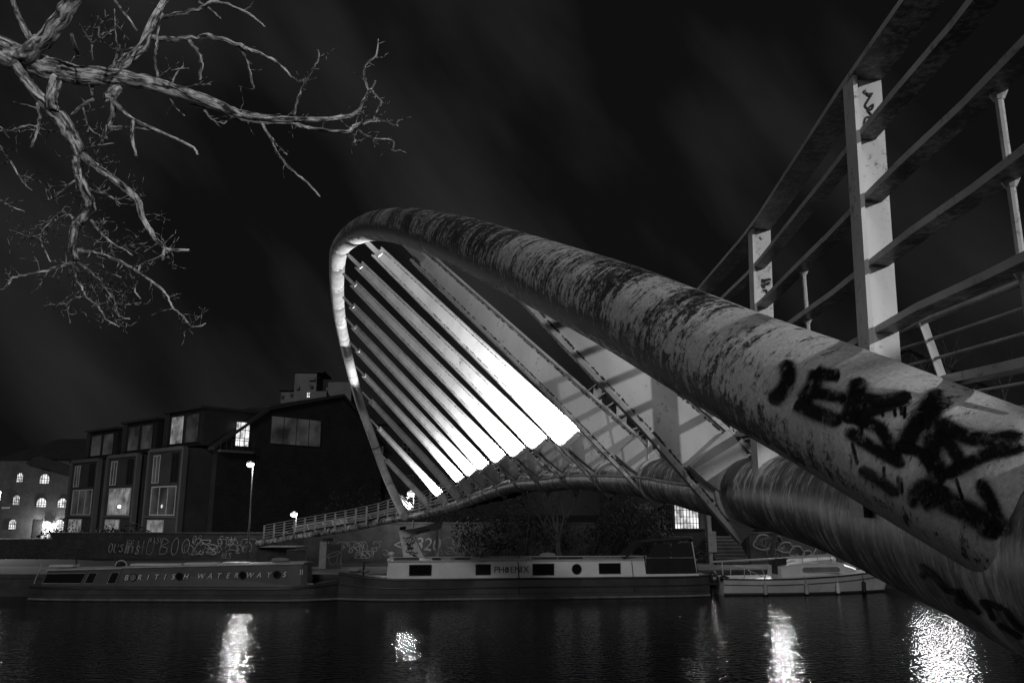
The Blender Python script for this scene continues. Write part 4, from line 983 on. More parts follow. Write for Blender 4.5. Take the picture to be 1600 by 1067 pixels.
for u, m_ in ((1195, 'fender_white'), (1258, 'fender_white'), (1310, 'boat_white'), (1357, 'black_rubber')):
    x = lx(ym, u, 915, .0); f = x/YL; wf = (.72+.28*math.sin(min(1, f/.4)*math.pi/2)) if f < .4 else max(.03, math.cos((f-.4)/.6*math.pi/2))**.7
    yy = 1.15-1.15*wf-.13; mb = MB(ym); mb.tube([(x, yy+.06, .95), (x, yy, .58), (x, yy, .54), (x, yy, .08), (x, yy, .03)], [.012, .02, .1, .1, .04], 10); mb.build('fender', m_, yb, smooth=True)
# tarpaulined dinghy on the quay behind it
q = PY(1268, 876, 47.5); dm = frame((q.x, 47.5, 1.004), (1, .12, 0))
dg_ = thing('dinghy', (q.x, 47.5, 1.0), 'pale tarpaulin covered dinghy resting on the quay behind the white cruiser', 'dinghy')
mb = MB(dm); secs = []
for x, hb, z in ((-1.5, .35, .25), (-1.2, .55, .42), (0, .75, .55), (.9, .62, .6), (1.3, .3, .5), (1.45, .08, .45)): secs.append([(x, -hb, .02), (x, -hb*1.02, z-.2), (x, -hb*.5, z), (x, hb*.5, z), (x, hb, z-.2), (x, hb, .02)])
loft(mb, secs); mb.build('tarpaulin', 'tarp', dg_)
mb = MB(dm)
for x in (-.9, 0, .8): mb.tube([(x, -.8, .05), (x, -.7, .5), (x, 0, .64), (x, .7, .5)], .02, 6)
mb.build('lashing', 'rope', dg_, smooth=True)
#EOF_BOATS
# ================================================================== PIERS
q = PY(657, 868, 42.2)
pr = thing('concrete_pier', (q.x, 42.2, 1.0), 'pale slanting concrete pier with a bracket arm, covered in black scrawls under the ramp', 'bridge pier')
Y = 42.2
def quadprism(uvs, y, th, mb): mb.prism([PY(u, v, y) for u, v in uvs], Vector((0, th, 0))); return mb
mb = MB(); quadprism([(632, 880), (668, 880), (646, 836), (689, 826), (693, 814), (646, 826), (623, 828)], Y, .45, mb); st_ = mb.build('stem', 'pier_concrete', pr)
quadprism([(624, 828.5), (633, 827), (633, 822), (625, 823)], Y+.05, .35, MB()).build('bearing', 'dark_metal', pr)
scr = []
rs = random.Random(5)
mb = MB()
for k in range(16):
    v0 = 838+k*2.2; u0 = 629+(v0-828)*.22+rs.uniform(0, 9); p_ = [(u0+rs.uniform(-3, 8), v0+rs.uniform(-3, 4)) for _ in range(5)]
    mb.tube([PY(a, b, Y-.012) for a, b in [z[:2] for z in spline(p_, 3)]], .018, 5)
p_ = [(650+rs.uniform(-1, 1)+i*2.4, 832-i*.55+(2.2 if i % 2 else -1.5)) for i in range(10)]
mb.tube([PY(a, b, Y-.012) for a, b in p_], .018, 5)
mb.build('graffiti_scrawl', 'dark_scrawl', st_)
q = PY(683, 868, 42.6); col = thing('steel_prop', (q.x, 42.6, 1.0), 'slim pale steel prop holding up the bracket arm of the slanting pier', 'steel prop')
mb = MB(); mb.tube([(q.x, 42.6, 1.0), (q.x, 42.6, PY(683, 818, 42.6).z)], .085, 14); mb.build('shaft', 'pier_concrete', col, smooth=True)
mb = MB(); mb.box((q.x-.16, 42.44, PY(683, 818, 42.6).z), (q.x+.16, 42.76, PY(683, 815, 42.6).z)); mb.build('cap', 'dark_metal', col)
Y = 45.3; a, b = PY(498, 884, Y), PY(531, 884, Y)
p2 = thing('concrete_pier', (a.x, Y, 1.0), 'square concrete pier with a painted face under the middle of the ramp', 'bridge pier')
zt = PY(510, 846, Y).z
mb = MB(); mb.box((a.x, Y, 1.0), (a.x+.38, Y+.5, zt)); s1 = mb.build('shaft', 'concrete', p2)
mb = MB(); mb.box((a.x+.385, Y+.02, 1.0), (b.x, Y+.5, zt-.12)); s2 = mb.build('painted_panel', 'dark_concrete', p2)
mb = MB(); mb.box((a.x+.1, Y+.1, zt), (a.x+.7, Y+.45, zt+.16)); mb.build('bearing', 'dark_metal', p2)
mb = MB(); cx = (a.x+.385+b.x)/2
mb.tube([(cx+.36*math.cos(t_), Y+.01, 1.75+.1*math.sin(t_)+.12*math.cos(t_)) for t_ in [k*.35 for k in range(19)]], .022, 5)
mb.tube([(cx-.25, Y+.01, 1.66), (cx-.2, Y+.01, 1.3), (cx, Y+.01, 1.2), (cx+.2, Y+.01, 1.35), (cx+.26, Y+.01, 1.7)], .018, 5)
for k in (-1, 1): mb.tube([(cx+.3*k-.1+.07*j, Y+.01, 1.22+(.1 if j % 2 else 0)) for j in range(5)], .014, 5)
mb.build('painted_face', 'wall_scrawl', s2)
# steel stop and cabinet under the ramp end
q = PY(462, 868, 47.6); ub = thing('utility_cabinet', (q.x, 47.6, 1.0), 'dark utility cabinet with small vents under the low end of the ramp', 'cabinet')
mb = MB(); mb.box((q.x-.55, 47.6, 1.0), (q.x+.55, 48.0, 1.9)); cb = mb.build('cabinet_body', 'dark_concrete', ub)
mb = MB(); mb.box((q.x-.35, 47.58, 1.6), (q.x-.05, 47.598, 1.72)); mb.box((q.x+.1, 47.58, 1.35), (q.x+.28, 47.598, 1.7)); mb.build('vent', 'dark_metal', cb)

# ================================================================== WALLS AND GROUND AT THE BACK OF THE QUAY
def wall_line(p0, p1, h, th, name, mat, label, cat, cap='dark_concrete', group=None):
    M = frame((p0[0], p0[1], 1.0), (p1[0]-p0[0], p1[1]-p0[1], 0)); L = math.hypot(p1[0]-p0[0], p1[1]-p0[1])
    t_ = thing(name, (p0[0], p0[1], 1.0), label, cat, group)
    mb = MB(M); mb.box((0, 0, 0), (L, th, h)); wl = mb.build('wall_face', mat, t_)
    mb = MB(M); mb.box((-.02, -.05, h+.002), (L+.02, th+.05, h+.1)); mb.build('coping', cap, t_)
    return t_, M, L, wl
gw, gM, gL, gwl = wall_line((-31, 55.5), (-13.5, 55.0), 1.6, .4, 'graffiti_wall', 'wall_brick', 'low brick wall scrawled with pale graffiti words behind the street lamp', 'wall')
def scrawl(M, parent, words, mat='wall_scrawl', y=-.012):
    for body, u, v, size, sh in words:
        Mi = M.inverted(); o = Mi @ CAMPOS; r = Mi.to_3x3() @ ray(u, v); t_ = (y-o.y)/r.y; p_ = o+r*t_
        text_mesh(body, size, M @ Matrix.Translation(p_) @ Matrix.Rotation(R(rs.uniform(-4, 4)), 4, 'Y') @ FACE, 'graffiti_word', mat, parent, sh, .004)
GL = {'B': [[(0, 0), (.05, 1), (.6, .95), (.7, .75), (.1, .52), (.75, .4), (.7, .05), (0, 0)]], 'O': [[(.4, 0), (.05, .3), (.1, .8), (.45, 1), (.75, .7), (.7, .2), (.4, 0)]], 'Z': [[(.05, .95), (.75, 1), (.05, .02), (.85, .05)]],
 'U': [[(.05, 1), (.1, .15), (.45, 0), (.7, .2), (.75, 1)]], 'S': [[(.75, .85), (.4, 1), (.1, .8), (.6, .45), (.7, .15), (.35, 0), (.0, .12)]], 'K': [[(.05, 1), (.1, 0)], [(.7, 1), (.12, .5), (.75, 0)]],
 'E': [[(.7, 1), (.1, .95), (.12, .5), (.6, .52)], [(.12, .5), (.08, .02), (.75, .05)]], 'H': [[(.05, 1), (.1, 0)], [(.7, 1), (.72, 0)], [(.08, .5), (.7, .52)]], 'I': [[(.4, 1), (.38, 0)]], 'C': [[(.75, .85), (.4, 1), (.08, .6), (.2, .1), (.7, .1)]],
 'T': [[(0, 1), (.8, .95)], [(.4, 1), (.35, 0)]], 'R': [[(.05, 0), (.1, 1), (.65, .85), (.15, .5), (.75, 0)]], 'A': [[(0, 0), (.4, 1), (.75, 0)], [(.15, .4), (.65, .4)]], 'N': [[(.05, 0), (.1, 1), (.65, 0), (.72, 1)]]}
def hand(M, parent, word, u, v, h, r=.03, step=.72, slant=.15, y=-.014, mat='wall_scrawl', seed=1):
    g = random.Random(seed); Mi = M.inverted(); o = Mi @ CAMPOS; rr_ = Mi.to_3x3() @ ray(u, v); p0 = o+rr_*((y-o.y)/rr_.y); mb = MB(M)
    for k, ch in enumerate(word):
        for st_ in GL[ch]:
            pts = [(p0.x+(k*step+a*.62+b*slant)*h+g.uniform(-.03, .03)*h, y, p0.z+(b-.5)*h*(1+.12*math.sin(k*2.1+seed))+g.uniform(-.03, .03)*h) for a, b in st_]
            mb.tube([tuple(q) for q in spline(pts, 4)], r, 5)
    return mb.build('graffiti_word', mat, parent, smooth='all')
for w_, u, v, h, r, sd in (('OUSZ', 169, 856, .52, .035, 1), ('KE', 197, 849, .42, .03, 2), ('HIS', 195, 859, .48, .04, 3), ('HU', 212, 855, .95, .02, 4), ('NISH', 232, 844, .36, .022, 5), ('BOOZ', 249, 854, 1.0, .03, 6), ('OS', 300, 843, .5, .025, 7), ('STU', 341, 845, .55, .025, 8), ('ER', 369, 858, .5, .022, 9), ('BES', 346, 868, .32, .02, 10)): hand(gM, gwl, w_, u, v, h, r, seed=sd)
def squiggle(M, u0, u1, v0, v1, n, r, parent, mat='wall_scrawl', y=-.014, seed=1, name='graffiti_scrawl'):
    g = random.Random(seed); mb = MB(); Mi = M.inverted(); o = Mi @ CAMPOS
    for k in range(n):
        cu, cv = g.uniform(u0, u1), g.uniform(v0, v1); ru, rv = g.uniform(3, 9), g.uniform(3, 8); p_ = []; ph0 = g.uniform(0, 6); tot = g.uniform(2.4, 6.2)
        for j in range(14):
            a = ph0+tot*j/13; uu, vv = cu+ru*math.cos(a)+j*.4, min(max(cv+rv*math.sin(a), v0), v1)
            rr_ = Mi.to_3x3() @ ray(uu, vv); t_ = (y-.001*k/n-o.y)/rr_.y; p_.append(M @ (o+rr_*t_))
        mb.tube(p_, r, 5)
    return mb.build(name, mat, parent, smooth='all')
squiggle(gM, 312, 334, 844, 866, 6, .05, gwl, seed=3); squiggle(gM, 336, 362, 842, 868, 10, .022, gwl, seed=4); squiggle(gM, 285, 392, 842, 866, 12, .02, gwl, seed=8)
bw, bM, bL, bwl = wall_line((-13.4, 53.0), (5.5, 51.0), 2.3, .4, 'abutment_wall', 'dark_concrete', 'dark concrete wall with faint graffiti behind the ramp piers', 'wall')
scrawl(bM, bwl, [('320', 668, 851, 1.1, .15), ('<', 622, 852, 1.0, 0)])
hand(bM, bwl, 'SAR', 705, 851, .5, .02, seed=11)
squiggle(bM, 556, 600, 846, 872, 22, .018, bwl, seed=12); squiggle(bM, 530, 556, 846, 868, 9, .02, bwl, seed=14); squiggle(bM, 655, 740, 838, 866, 9, .014, bwl, seed=17)
lw, lM, lL, lwl = wall_line((-62, 57.5), (-31.2, 56.0), 1.15, .4, 'boundary_wall', 'wall_brick', 'dark low wall running left of the graffiti wall below the mill', 'wall')
hand(lM, lwl, 'OK', 97, 858, .55, .025, seed=12)
# ramp landing block behind the graffiti wall
mb = MB(); a = t2c[-1]; mb.box((a.x-.1, a.y+.25, 1.0), (a.x+2.2, a.y+3, 2.0)); tag(mb.build('ramp_landing', 'dark_concrete'), 'dark concrete landing block at the low left end of the bridge ramp', 'landing')

# ================================================================== BUILDINGS
def part_box(M, lo, hi, name, mat, parent): mb = MB(M); mb.box(lo, hi); return mb.build(name, mat, parent)
def glazing(M, parent, x0, x1, z0, z1, y, nx, nz, gm='lit_window', fm='pale_frame', t_=.05, bar=.035, arch_top=False, name='window', drop=0):
    """a window: frame with glazing bars, one pane behind"""
    mb = MB(M); top = z1-(x1-x0)*.5 if arch_top else z1; c = (x0+x1)/2; rr_ = (x1-x0)/2
    mb.box((x0, y-.05, z0), (x0+t_, y, top)); mb.box((x1-t_, y-.05, z0), (x1, y, top)); mb.box((x0+t_+.001, y-.05, z0), (x1-t_-.001, y, z0+t_))
    if not arch_top: mb.box((x0+t_+.001, y-.05, z1-t_), (x1-t_-.001, y, z1))
    for i in range(1, nx):
        x = x0+(x1-x0)*i/nx; zt_ = top+math.sqrt(max(0, rr_*rr_-(x-c)**2)) if arch_top else z1-t_; mb.box((x-bar/2, y-.04, z0+t_), (x+bar/2, y-.004, zt_))
    for k in range(1, nz): z = z0+(top-z0+(rr_*.5 if arch_top else 0))*k/nz; mb.box((x0+t_, y-.036, z-bar/2), (x1-t_, y-.006, z+bar/2))
    pts = [(x0, y, z0), (x1, y, z0), (x1, y, top)]
    if arch_top:
        arc = [(c+rr_*math.cos(a*math.pi/8), y, top+rr_*math.sin(a*math.pi/8)) for a in range(9)]
        mb.tube([(p[0], y-.03, p[2]) for p in arc], .05, 5); pts = pts[:2]+arc
    else: pts.append((x0, y, top))
    w_ = mb.build(name, fm, parent)
    mb = MB(M); mb.poly([(p[0], p[1]-.002, p[2]) for p in pts]); mb.build('pane', gm, w_); return w_
# --- mill on the far left
o = Vector((-62.2, 98.0, 1.0)); mM = frame(o, (1, -.06, 0)); mi = thing('mill_building', o, 'old brick mill with rows of lit arched windows and a hipped slate roof', 'mill')
part_box(mM, (0, 0, 0), (22, 14, 9.3), 'wall', 'mill_brick', mi)
mb = MB(mM); loft(mb, [[(-.4, -.4, 9.302), (22.4, -.4, 9.302), (22.4, 14.4, 9.302), (-.4, 14.4, 9.302)], [(4, 5, 12.2), (19, 5, 12.2), (19, 9, 12.2), (4, 9, 12.2)]]); mb.build('roof', 'roof_slate', mi)
mb = MB(mM); mb.prism([(3.6, -.5, 8.8), (12.4, -.5, 6.6), (12.4, -.5, 7.4), (5.6, -.5, 9.6), (4.6, -.5, 9.5)], Vector((0, .45, 0))); mb.build('gable_coping', 'roof_slate', mi)
def mx(u, v, M): 
    Mi = M.inverted(); o_ = Mi @ CAMPOS; r = Mi.to_3x3() @ ray(u, v); return o_+r*((0-o_.y)/r.y)
for u, v, w_, h_ in ((32, 746, 11, 15), (70.5, 748, 17, 16), (26.5, 781, 12, 16), (65.5, 785, 17, 15), (98, 785.5, 16, 15), (20.5, 819, 13, 16), (93, 820.5, 17, 17)):
    p_ = mx(u, v, mM); s_ = 98/1250*.98; glazing(mM, mi, p_.x-w_*s_/2, p_.x+w_*s_/2, p_.z-h_*s_/2, p_.z+h_*s_/2, -.06, 4, 3, 'lit_window_bright', 'dark_frame', .06, .06, True)
p_ = mx(59, 824, mM); part_box(mM, (p_.x-.55, -.07, p_.z-1.1), (p_.x+.55, -.01, p_.z+.9), 'door', 'dark_frame', mi)
p_ = mx(9, 793, mM); part_box(mM, (p_.x-.5, -.05, p_.z-.12), (p_.x+.5, -.01, p_.z+.12), 'sign', 'pale_frame', mi)
p_ = mx(77, 816, mM); mb = MB(mM); mb.box((p_.x-.12, -.5, p_.z), (p_.x+.12, -.05, p_.z+.1)); wl_ = mb.build('wall_lamp', 'dark_metal', mi)
mb = MB(mM); mb.sphere((p_.x, -.45, p_.z-.12), .4, 10, 6, (1, 1, .6)); mb.build('lamp_glass', 'lamp_glow', wl_, smooth=True)
point_light('lamp_light', mM @ Vector((p_.x, -.75, p_.z-.4)), 1500, .3, mi)
mwM = frame(o, (-.35, 1, 0))
part_box(mM, (-4.5, 3, 0), (-.004, 12, 8.6), 'wing', 'mill_brick', mi)
for zz in (3.6, 6.4): glazing(mM, mi, -2.3, -1.3, zz, zz+1.5, 2.94, 2, 3, 'lit_window_bright', 'dark_frame', .06, .06, True)
# --- riverside flats with projecting bays
Rc = Vector((PY(330, 835, 72).x, 72.0, 1.0)); Lc = Vector((PY(104, 835, 92).x, 92.0, 1.0)); FL = (Rc-Lc).length
fM = frame(Lc, Rc-Lc); fl = thing('apartment_building', Lc, 'dark brick riverside flats with three glazed projecting bays and steep dark gables', 'apartments')
DEP = 19.0
mb = MB(fM); pr_ = [(FL, 0, 0), (FL, DEP, 0), (FL, DEP, 10.0), (FL, 13.5, 14.6), (FL, 5.0, 12.4), (FL, 0, 8.6)]; mb.prism(pr_, Vector((-FL, 0, 0))); fw = mb.build('wall', 'flat_brick', fl)
mb = MB(fM); mb.prism([(FL+.3, -.5, 8.45), (FL+.3, 5, 12.52), (FL+.3, 13.5, 14.72), (FL+.3, DEP+.5, 10.0), (FL+.3, DEP+.5, 10.25), (FL+.3, 13.5, 15.0), (FL+.3, 5, 12.8), (FL+.3, -.5, 8.75)], Vector((-FL-.6, 0, 0))); rf = mb.build('roof', 'roof_slate', fl)
def fx(u, v=790, y=-2.6):
    Mi = fM.inverted(); o_ = Mi @ CAMPOS; r = Mi.to_3x3() @ ray(u, v); return (o_+r*((y-o_.y)/r.y))
for bi, (u0, u1, vt, lit) in enumerate(((106, 148, 720, 0), (162, 209, 712, 1), (227, 281, 702, 2))):
    BY = -2.6; a, b = fx(u0, 790, BY).x, fx(u1, 790, BY).x; zt = fx((u0+u1)/2, vt, BY).z
    part_box(fM, (a, BY, 0), (b, -.002, zt), 'bay', 'bay_panel', fl)
    mb = MB(fM)
    for (q0, q1, q2, q3) in ((a-.12, a+.16, 0, zt), (b-.16, b+.12, 0, zt), (a+.161, b-.161, zt-.2, zt+.12)): mb.box((q0, BY-.16, q2), (q1, BY+.3, q3))
    mb.box((a+.17, BY-.2, 2.55), (b-.17, BY-.003, 2.68)); mb.build('bay_frame', 'pale_render', fl)
    wd_ = b-a; H = zt
    glazing(fM, fl, a+wd_*.12, a+wd_*.6, .5, 2.35, BY-.02, 3, 1, 'lit_window', 'pale_frame', .07, .07)
    glazing(fM, fl, a+wd_*.16, a+wd_*.88, 2.75, 5.3, BY-.02, 3, 1, 'dim_window' if lit != 1 else 'lit_window', 'pale_frame', .08, .08)
    glazing(fM, fl, a+wd_*.14, a+wd_*.34, 5.6, H-.5, BY-.02, 2, 1, 'dim_window', 'pale_frame', .06, .07)
    glazing(fM, fl, a+wd_*.68, a+wd_*.88, 5.6, H-.4, BY-.02, 2, 1, 'dark_glass', 'dark_frame', .06, .07)
    if lit:                                         # small table lamp glowing inside the bay
        p_ = fx({1: 186, 2: 253}[lit], 792, BY-.04); mb = MB(fM); mb.sphere((p_.x, BY-.06, 3.55), .16, 8, 6, (1, .2, 1)); mb.build('window_glow', 'fixture_glow' if lit == 1 else 'lit_window_bright', fl, smooth=True)
    # dormer above the bay
    d0, d1 = a-.2, b+.3; dz = zt+.25; dh = 2.9+.2*bi
    mb = MB(fM); mb.box((d0, -1.2, dz), (d1, 4.5, dz+dh)); dm_ = mb.build('dormer', 'dark_frame', fl)
    mb = MB(fM); mb.box((d0-.15, -1.6, dz+dh+.002), (d1+.15, 4.6, dz+dh+.22)); mb.build('dormer_roof', 'roof_slate', dm_)
    for f0, f1, g in ((.14, .5, 'dim_window' if bi < 2 else 'lit_window'), (.55, .9, 'dim_window')): glazing(fM, dm_, d0+(d1-d0)*f0, d0+(d1-d0)*f1, dz+.3, dz+dh-.35, -1.22, 1, 1, g, 'dark_metal', .08)
    mb = MB(fM)
    for k in range(3): mb.box((d0+.1+.25*k, -1.45, dz), (d0+.2+.25*k, -1.25, dz+dh))
    mb.build('dormer_fin', 'bay_panel', dm_)
for u in (303, 321):
    x_ = fx(u, 750, 0).x
    for z0, z1, g in ((.6, 2.4, 'lit_window' if u == 321 else 'dark_glass'), (3.2, 5.2, 'dark_glass'), (5.8, 7.6, 'dark_glass')): glazing(fM, fl, x_-.3, x_+.3, z0, z1, -.02, 1, 2, g, 'dark_metal', .05)
sM = fM @ Matrix.Translation((FL, 0, 0)) @ Matrix.Rotation(R(90), 4, 'Z')       # gable end wall
def sx(u, v):
    Mi = sM.inverted(); o_ = Mi @ CAMPOS; r = Mi.to_3x3() @ ray(u, v); return o_+r*((0-o_.y)/r.y)
def side_win(u0, u1, v0, v1, nx, nz, g, fm='dark_metal'):
    p0, p1 = sx(u0, v1), sx(u1, v0); glazing(sM, fl, p0.x, p1.x, p0.z, p1.z, -.03, nx, nz, g, fm, .06, .06)
side_win(366, 391, 660, 697, 3, 3, 'lit_window_bright'); side_win(421, 502, 657, 693, 4, 1, 'dim_window'); side_win(395, 402, 707, 730, 1, 2, 'dark_glass')
p0 = sx(300, 698); p1 = sx(392, 697); mb = MB(sM); mb.box((.0, -.5, 8.3), (max(3.0, p1.x), -.004, 8.5)); tr_ = mb.build('terrace', 'pale_render', fl)
mb = MB(sM); mb.tube([(0, -.45, 9.4), (max(3.0, p1.x), -.45, 9.4)], .03, 6)
for k in range(7): mb.tube([(max(3.0, p1.x)*k/6, -.45, 8.5), (max(3.0, p1.x)*k/6, -.45, 9.4)], .02, 6)
mb.build('terrace_rail', 'dark_metal', tr_, smooth=True)
mb = MB(fM)
for k in range(3): mb.poly([(FL-6+k*1.3, 6.2, 13.16+.0), (FL-5.1+k*1.3, 6.2, 13.16), (FL-5.1+k*1.3, 8.6, 13.78), (FL-6+k*1.3, 8.6, 13.78)])
mb.build('skylight', 'dim_window', rf)
for u, v in ((495, 636), (487, 646)):
    p_ = sx(u, v)
# --- rear wing with sash windows seen through the arch
Q = PY(556, 830, 88); wM = frame((Q.x, 88, 1.0), (1, .1, 0)); rw = thing('rear_terrace', (Q.x, 88, 1.0), 'dark brick terrace with sash windows seen through the lower arch', 'terrace')
part_box(wM, (0, 0, 0), (15, 10, 12.5), 'wall', 'flat_brick', rw)
mb = MB(wM); mb.prism([(-.3, -.3, 12.5), (-.3, 10.3, 12.5), (-.3, 5, 15.2)], Vector((15.6, 0, 0))); mb.build('roof', 'roof_slate', rw)
for u, v, w_, h_, g in ((590, 710, 17, 36, 'dim_window'), (582, 755, 14, 18, 'dim_window'), (636, 702, 14, 24, 'dark_glass'), (640, 752, 12, 20, 'dark_glass')):
    p_ = mx(u, v, wM); s_ = 88/1250; glazing(wM, rw, p_.x-w_*s_/2, p_.x+w_*s_/2, p_.z-h_*s_/2, p_.z+h_*s_/2, -.03, 2, 3, g, 'pale_frame' if g == 'dim_window' else 'dark_metal', .08, .07)
p_ = mx(580, 757, wM); mb = MB(wM); mb.box((p_.x-.35, -.06, p_.z-.35), (p_.x+.35, -.04, p_.z+.3)); mb.build('window_glow', 'lit_window', rw)
mb = MB(wM); mb.tube([(.5, -.1, 0), (.5, -.1, 12.3)], .1, 8); mb.build('downpipe', 'dark_metal', rw, smooth=True)
# --- stepped tower block far behind
Q = PY(434, 700, 168); tM = frame((Q.x, 168, 1.0), (1, .05, 0)); tb = thing('tower_block', (Q.x, 168, 1.0), 'distant pale stepped tower block with a few lit windows above the flats', 'tower block')
part_box(tM, (0, 0, 0), (9.5, 10, 28.2), 'wall', 'tower_render', tb); part_box(tM, (2.6, .4, 28.2), (7.2, 8, 32.2), 'penthouse', 'tower_render', tb)
part_box(tM, (9.502, 1.5, 0), (14.5, 10, 30.4), 'rear_wing', 'tower_render', tb); part_box(tM, (2.3, .1, 32.2), (8.8, 9, 32.6), 'roof_slab', 'roof_slate', tb); part_box(tM, (-.4, -.5, 28.202), (2.5, 9, 28.5), 'terrace_slab', 'roof_slate', tb)
for k, (u, v, w_, h_, g) in enumerate(((439, 635, 5, 5, 'lit_window'), (454, 633, 4, 5, 'lit_window'), (442, 621, 5, 6, 'dark_glass'), (456, 618, 5, 6, 'dark_glass'), (482, 617, 6, 9, 'lit_window_bright'), (465, 605, 5, 6, 'dim_window'), (486, 603, 5, 5, 'dim_window'), (487, 592, 10, 5, 'dim_window'), (509, 606, 3, 5, 'lit_window'), (462, 630, 3, 4, 'dim_window'))):
    p_ = mx(u, v, tM); s_ = 168/1250; glazing(tM, tb, p_.x-w_*s_/2, p_.x+w_*s_/2, p_.z-h_*s_/2, p_.z+h_*s_/2, -.05 if u < 508 else 1.45, 2, 2, g, 'dark_metal', .1, .1)
# --- riverside house with barred windows, steps and a gate pier, right of centre
Y = 50.5; a = PY(985, 870, Y); b = PY(1108, 870, Y); hM = frame((a.x, Y, 1.0), (1, .12, 0)); W_ = b.x-a.x
ho = thing('riverside_house', (a.x, Y, 1.0), 'dark riverside house with a barred lit window above painted brickwork, right of the bare tree', 'house')
part_box(hM, (0, 0, 0), (W_, 8, 4.6), 'wall', 'flat_brick', ho)
mb = MB(hM); mb.prism([(-.3, -.4, 4.602), (W_+.3, -.4, 4.602), (W_+.3, 4, 6.4), (-.3, 4, 6.4)], Vector((0, 4, 0))); mb.build('roof', 'roof_slate', ho)
def hx(u, v): return mx(u, v, hM)
for u0, u1, v0, v1, nx, g in ((997, 1013, 785, 806, 2, 'dim_window'), (1027, 1051, 787, 826, 6, 'dark_glass'), (1053, 1091, 787, 827, 8, 'lit_window_bright'), (1092, 1101, 797, 827, 3, 'dim_window')):
    p0, p1 = hx(u0, v1), hx(u1, v0); glazing(hM, ho, p0.x, p1.x, p0.z, p1.z, -.05, nx, 4, g, 'dark_frame', .07, .035)
squiggle(hM, 1040, 1096, 838, 872, 14, .04, ho, 'dark_concrete', -.012, 21)
p_ = hx(1071, 790); mb = MB(hM); mb.sphere((p_.x, -.2, p_.z), .09, 8, 6); mb.build('wall_lamp', 'fixture_glow', ho, smooth=True)
Q = PY(1113, 880, 49.2); gp = thing('gate_pier', (Q.x, 49.2, 1.0), 'tall thin post beside the stone steps at the corner of the riverside house', 'gate post')
zt = PY(1112, 796, 49.2).z; mb = MB(); mb.box((Q.x-.14, 49.2, 1.0), (Q.x+.06, 49.5, zt)); mb.build('shaft', 'concrete', gp)
zt2 = PY(1116, 830, 49.1).z; mb = MB(); mb.box((Q.x-.2, 49.05, zt2-1.2), (Q.x+.28, 49.18, zt2)); mb.build('bracket', 'concrete', gp)
a = PY(1120, 880, 48.6); b = PY(1171, 880, 48.6); sp_ = thing('stone_steps', (a.x, 48.6, 1.0), 'flight of dark stone steps climbing from the quay beside the riverside house', 'steps')
zt = PY(1140, 838, 50.8).z; n_ = 8
for k in range(n_):
    z = 1.0+(zt-1.0)*(k+1)/n_; mb = MB(); mb.box((a.x, 48.6+.3*k, 1.0 if k == 0 else z-(zt-1)/n_), (b.x, 48.6+.3*n_, z-.04)); stp = mb.build('riser', 'dark_concrete', sp_)
    mb = MB(); mb.box((a.x+.0, 48.57+.3*k, z-.038), (b.x, 48.6+.3*k+.31, z)); mb.build('tread', 'quay_gravel', sp_)
rw2, rM, rL, rwl = wall_line((PY(1173, 870, 49).x, 49.0), (PY(1420, 870, 52).x, 52.0), 1.75, .35, 'quay_garden_wall', 'dark_concrete', 'dark wall with bold pale looping graffiti right of the stone steps', 'wall')
for k, (u, v, ru, rv, r_) in enumerate(((1192, 847, 14, 12, .05), (1214, 848, 10, 11, .045), (1228, 855, 12, 8, .05), (1245, 862, 11, 9, .05), (1262, 868, 9, 8, .045), (1205, 862, 7, 6, .03), (1238, 871, 4, 4, .025), (1246, 871, 4, 4, .025), (1254, 871, 4, 4, .025), (1282, 862, 10, 8, .04))):
    mb = MB(); Mi = rM.inverted(); o_ = Mi @ CAMPOS; p_ = []
    for j in range(17):
        an = .6*k+5.4*j/16; r = Mi.to_3x3() @ ray(u+ru*math.cos(an)*(1+.18*math.sin(3*an)), min(v+rv*math.sin(an), 877)); p_.append(rM @ (o_+r*((-.015-.004*k-o_.y)/r.y)))
    mb.tube(p_, r_, 6); mb.build('graffiti_loop', 'wall_scrawl', rwl, smooth=True)
squiggle(rM, 1182, 1220, 840, 872, 9, .016, rwl, 'wall_scrawl', -.02, 31)
# --- dark gabled warehouse behind the right hand railing
Q = Vector((PY(1300, 800, 58).x, 58, 1.0)); kM = frame(Q, (1, .25, 0)); wh = thing('warehouse', Q, 'dark gabled warehouse silhouette behind the right hand railing', 'warehouse')
pk = mx(1416, 546, kM); pe = mx(1545, 606, kM); ps = mx(1385, 568, kM)
mb = MB(kM); mb.prism([(0, 0, 0), (pe.x, 0, 0), (pe.x, 0, pe.z), (pk.x, 0, pk.z), (0, 0, pk.z-(pk.x)*.4)], Vector((0, 14, 0))); mb.build('wall', 'flat_brick', wh)
mb = MB(kM); mb.prism([(pk.x, -.3, pk.z+.01), (pe.x+.5, -.3, pe.z-.22), (pe.x+.5, -.3, pe.z+.02), (pk.x, -.3, pk.z+.28)], Vector((0, 14.5, 0))); mb.prism([(-.5, -.3, pk.z-(pk.x+.5)*.4+.01), (pk.x-.005, -.3, pk.z+.01), (pk.x-.005, -.3, pk.z+.28), (-.5, -.3, pk.z-(pk.x+.5)*.4+.28)], Vector((0, 14.5, 0))); mb.build('roof', 'roof_slate', wh)
Q = Vector((PY(1240, 800, 66).x, 66, 1.0)); jM = frame(Q, (1, .1, 0)); ch = thing('roof_stack_building', Q, 'dark flat topped building with a square stack just above the arch tube', 'building')
p1, p2 = mx(1254, 500, jM), mx(1300, 528, jM); pm_ = mx(1283, 499, jM)
mb = MB(jM); mb.box((0, 0, 0), (p2.x, 9, p2.z-.3)); mb.build('wall', 'flat_brick', ch)
